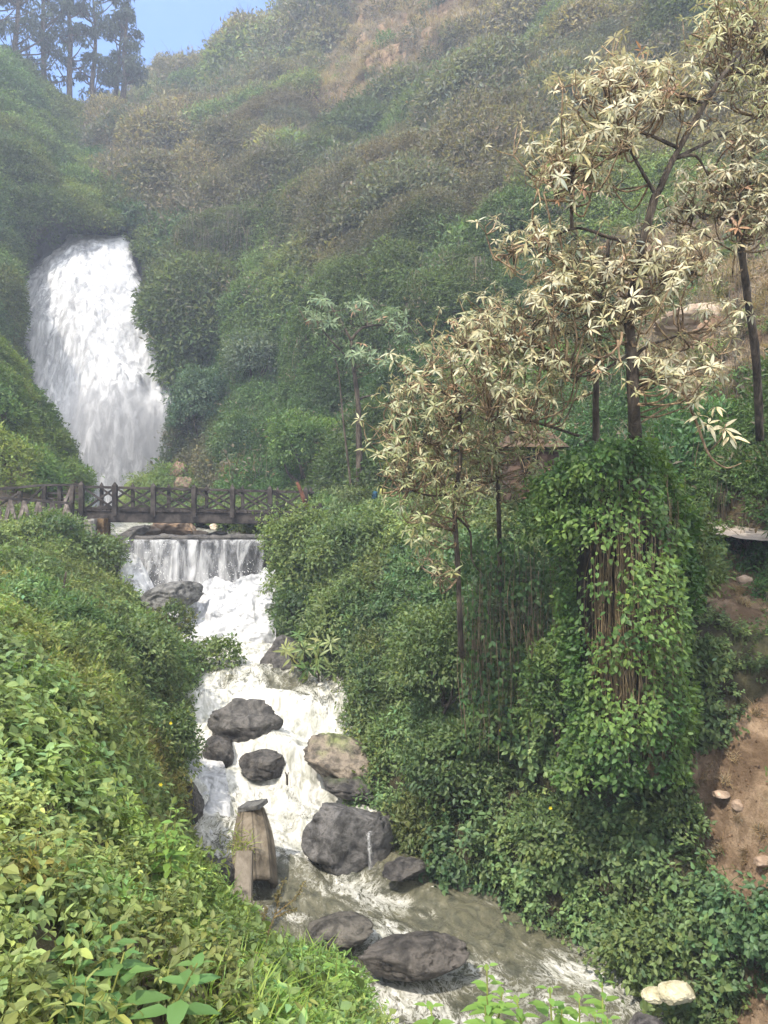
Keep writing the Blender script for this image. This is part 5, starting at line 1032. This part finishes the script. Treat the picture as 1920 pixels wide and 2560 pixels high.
mb = MB(); tube(mb, [P(718, 1962, 13.2), P(717, 1942, 13.2), P(713, 1930, 13.2)], [.02, .018, .008], 5); tube(mb, [P(717, 1945, 13.2), P(722, 1930, 13.2)], [.012, .006], 4); tag(mb.build('twig', M['bark'], origin=P(718, 1962, 13.2)), 'small forked twig sticking out of the white rapids', 'twig')
# seed stalk in front
ss = empty('seed_stalk', P(655, 2400, 5.9), 'brownish dock seed stalk standing in front of the water right of the wooden post', 'plant')
st = MB(); sl = MB()
for l in ([(655,2400),(672,2330),(690,2280),(700,2230),(712,2200)],[(690,2285),(718,2262),(742,2240),(760,2205)],[(694,2262),(690,2240),(700,2225)],[(684,2295),(712,2282),(740,2272)],[(672,2330),(660,2300),(665,2270)]):
    pts = np.array([P(a, b, 5.9) for a, b in l]); tube(st, pts, np.linspace(.006, .002, len(l)), 4, c=(.8, .75, .5)); q = catmull(pts, 30)[8:]; m = len(q) * 4; add_leaves(sl, np.repeat(q, 4, axis=0) + rng.normal(0, .008, (m, 3)), rsphere(m) - [0, 0, .5], rsphere(m), .022, .012, 1, np.array([.20, .17, .08]) * tint(m))
st.build('stem', M['stem'], ss); sl.build('seeds', M['leaf'], ss)
# near leafy plants at the bottom
def leafy_plant(label, px, py_top, Y, H, nn, leafL, col, stems=3, spread=.12, group='near leafy plants along the bottom edge'):
    b = P(px, py_top, Y) - [0, 0, H]; root = empty('leafy_plant', b, label, 'plant', group); sm = MB(); lf = MB()
    for s in range(stems):
        tp = P(px, py_top, Y) + rng.normal(0, spread, 3) * [1, 1, .35]; bb = b + rng.normal(0, .04, 3) * [1, 1, 0]; tube(sm, [bb, (bb + tp) / 2 + rng.normal(0, .02, 3), tp], [.007, .006, .003], 5, c=(.6, .9, .3))
        for k in range(nn):
            f = 1 - (k / nn) ** 1.2 * .8; c = bb + (tp - bb) * f; a0 = k * 1.57
            for o_ in (0, pi):
                a = a0 + o_ + rng.normal(0, .2); rd = np.array([cos(a), sin(a), 0]); L = leafL * (.45 + .75 * min(1, (1 - f) * 3.2)) * rng.uniform(.8, 1.15)
                add_leaves(lf, c + rd * .01, (rd + [0, 0, .25 - .5 * (1 - f)])[None], (np.array([0, 0, 1.]) - rd * .2 + rng.normal(0, .1, 3))[None], L, L * .5, 0, np.array(col) * tint(1, .85, 1.2, .06), curl=.18)
    sm.build('stem', M['stem'], root); lf.build('leaves', M['leaf'], root)
NP = [(1235,2485,3.4,'light green leafy plant at the bottom edge under the long smooth boulder'),(1340,2525,3.2,'leafy plant lowest at the bottom edge between two taller ones'),(1440,2500,3.3,'pointed leafed plant at the bottom edge below the cream stone'),(1180,2530,3.1,'small leafy plant at the bottom edge beside the long smooth boulder'),(1520,2560,3.3,'barely visible leafy plant tip rightmost at the bottom edge'),
      (250,2330,2.7,'large leaved nettle in the left foreground'),(300,2440,2.5,'biggest blue green broad leaved plant in the lower left corner'),(120,2180,3.4,'leafy plant near the left edge in the foreground'),(420,2060,5.0,'tall green leafy plant at the water side of the foreground'),(560,2430,3.6,'leafy plant among the foreground grass'),(820,2440,5.2,'small leafy plant on the grassy edge near the long smooth boulder'),(60,2480,2.4,'leafy plant in the bottom left corner'),(680,2500,3.5,'broad leaved plant at the bottom edge among grass')]
for px, py, yy, lb in NP: leafy_plant(lb, px, py, yy, .55, 9, .115 if 'biggest' not in lb else .15, (.15, .25, .055) if px > 400 else (.11, .20, .06), spread=.10)
# yellow flowers
for k, (px, py, yy) in enumerate([(408,1965,9.5),(432,1812,11.6),(300,2072,6.4),(362,2498,3.0),(122,2540,2.6),(308,2165,5.2),(1372,2023,10.4),(1248,1830,11.6)]):
    mb = MB(); c = P(px, py, yy) + [0, -.1, .06]; a = np.linspace(0, 2 * pi, 7)[:-1]; rd = np.stack([np.cos(a), -.4 + 0 * a, np.sin(a)], -1); add_leaves(mb, np.tile(c, (6, 1)), rd, np.tile([0, -1., .3], (6, 1)), .02 if yy < 7 else .03, .012 if yy < 7 else .018, 0, (.80, .66, .04)); tube(mb, [c - [0, 0, .2], c], .003, 4, c=(.1, .2, .05))
    tag(mb.build('yellow_flower', M['leaf'], origin=c), ['small yellow flower above the leaves nearest the wooden post', 'yellow flower beside the side cascade', 'yellow flower in the left foreground leaves', 'yellow flower low among the bottom leaves', 'yellow flower in the bottom left corner', 'yellow flower on the left bank below the first one', 'yellow leaf flower on the right bank slope', 'tiny yellow flower under the creeper curtain'][k], 'flower', 'yellow flowers in the undergrowth')

# ------------------------------------------------------------------ haze
def haze(d):
    mb = MB(); lo = np.array([-160, -8, -8.6]); hi = np.array([160, 170, 118]); V = [[x, y, z] for x in (lo[0], hi[0]) for y in (lo[1], hi[1]) for z in (lo[2], hi[2])]
    mb.add(V, None, [[0, 1, 3, 2], [4, 6, 7, 5], [0, 4, 5, 1], [2, 3, 7, 6], [0, 2, 6, 4], [1, 5, 7, 3]]); m, t, out = nmat('air'); pv = nd(t, 'ShaderNodeVolumePrincipled'); pv.inputs['Density'].default_value = d; pv.inputs['Color'].default_value = (.70, .80, 1.0, 1); pv.inputs['Anisotropy'].default_value = .1
    t.links.new(pv.outputs[0], out.inputs['Volume']); o = mb.build('haze', m, smooth=False); tag(o, 'thin bluish mist filling the valley air', 'haze', kind='stuff')
haze(.0019)

def mist(px, py, Y, rx, ry, rz, d):
    import bmesh
    bm = bmesh.new(); bmesh.ops.create_icosphere(bm, subdivisions=4, radius=1.0); V = np.array([v.co[:] for v in bm.verts]); Fc = np.array([[v.index for v in f.verts] for f in bm.faces]); bm.free(); c = P(px, py, Y)
    m, t, out = nmat('spray_mist'); pv = nd(t, 'ShaderNodeVolumePrincipled'); pv.inputs['Density'].default_value = d; pv.inputs['Color'].default_value = (.93, .95, 1.0, 1); pv.inputs['Anisotropy'].default_value = .1; t.links.new(pv.outputs[0], out.inputs['Volume'])
    mb = MB(); mb.add(V * np.array([rx, ry, rz]) * (1 + .35 * (fbm(V, .8, 3, 4) - .5))[:, None] + c, Fc); tag(mb.build('mist', m), 'white spray mist drifting round the foot of the waterfall', 'mist', kind='stuff')
mist(280, 1140, 49.5, 5.0, 2.6, 5.4, .24)
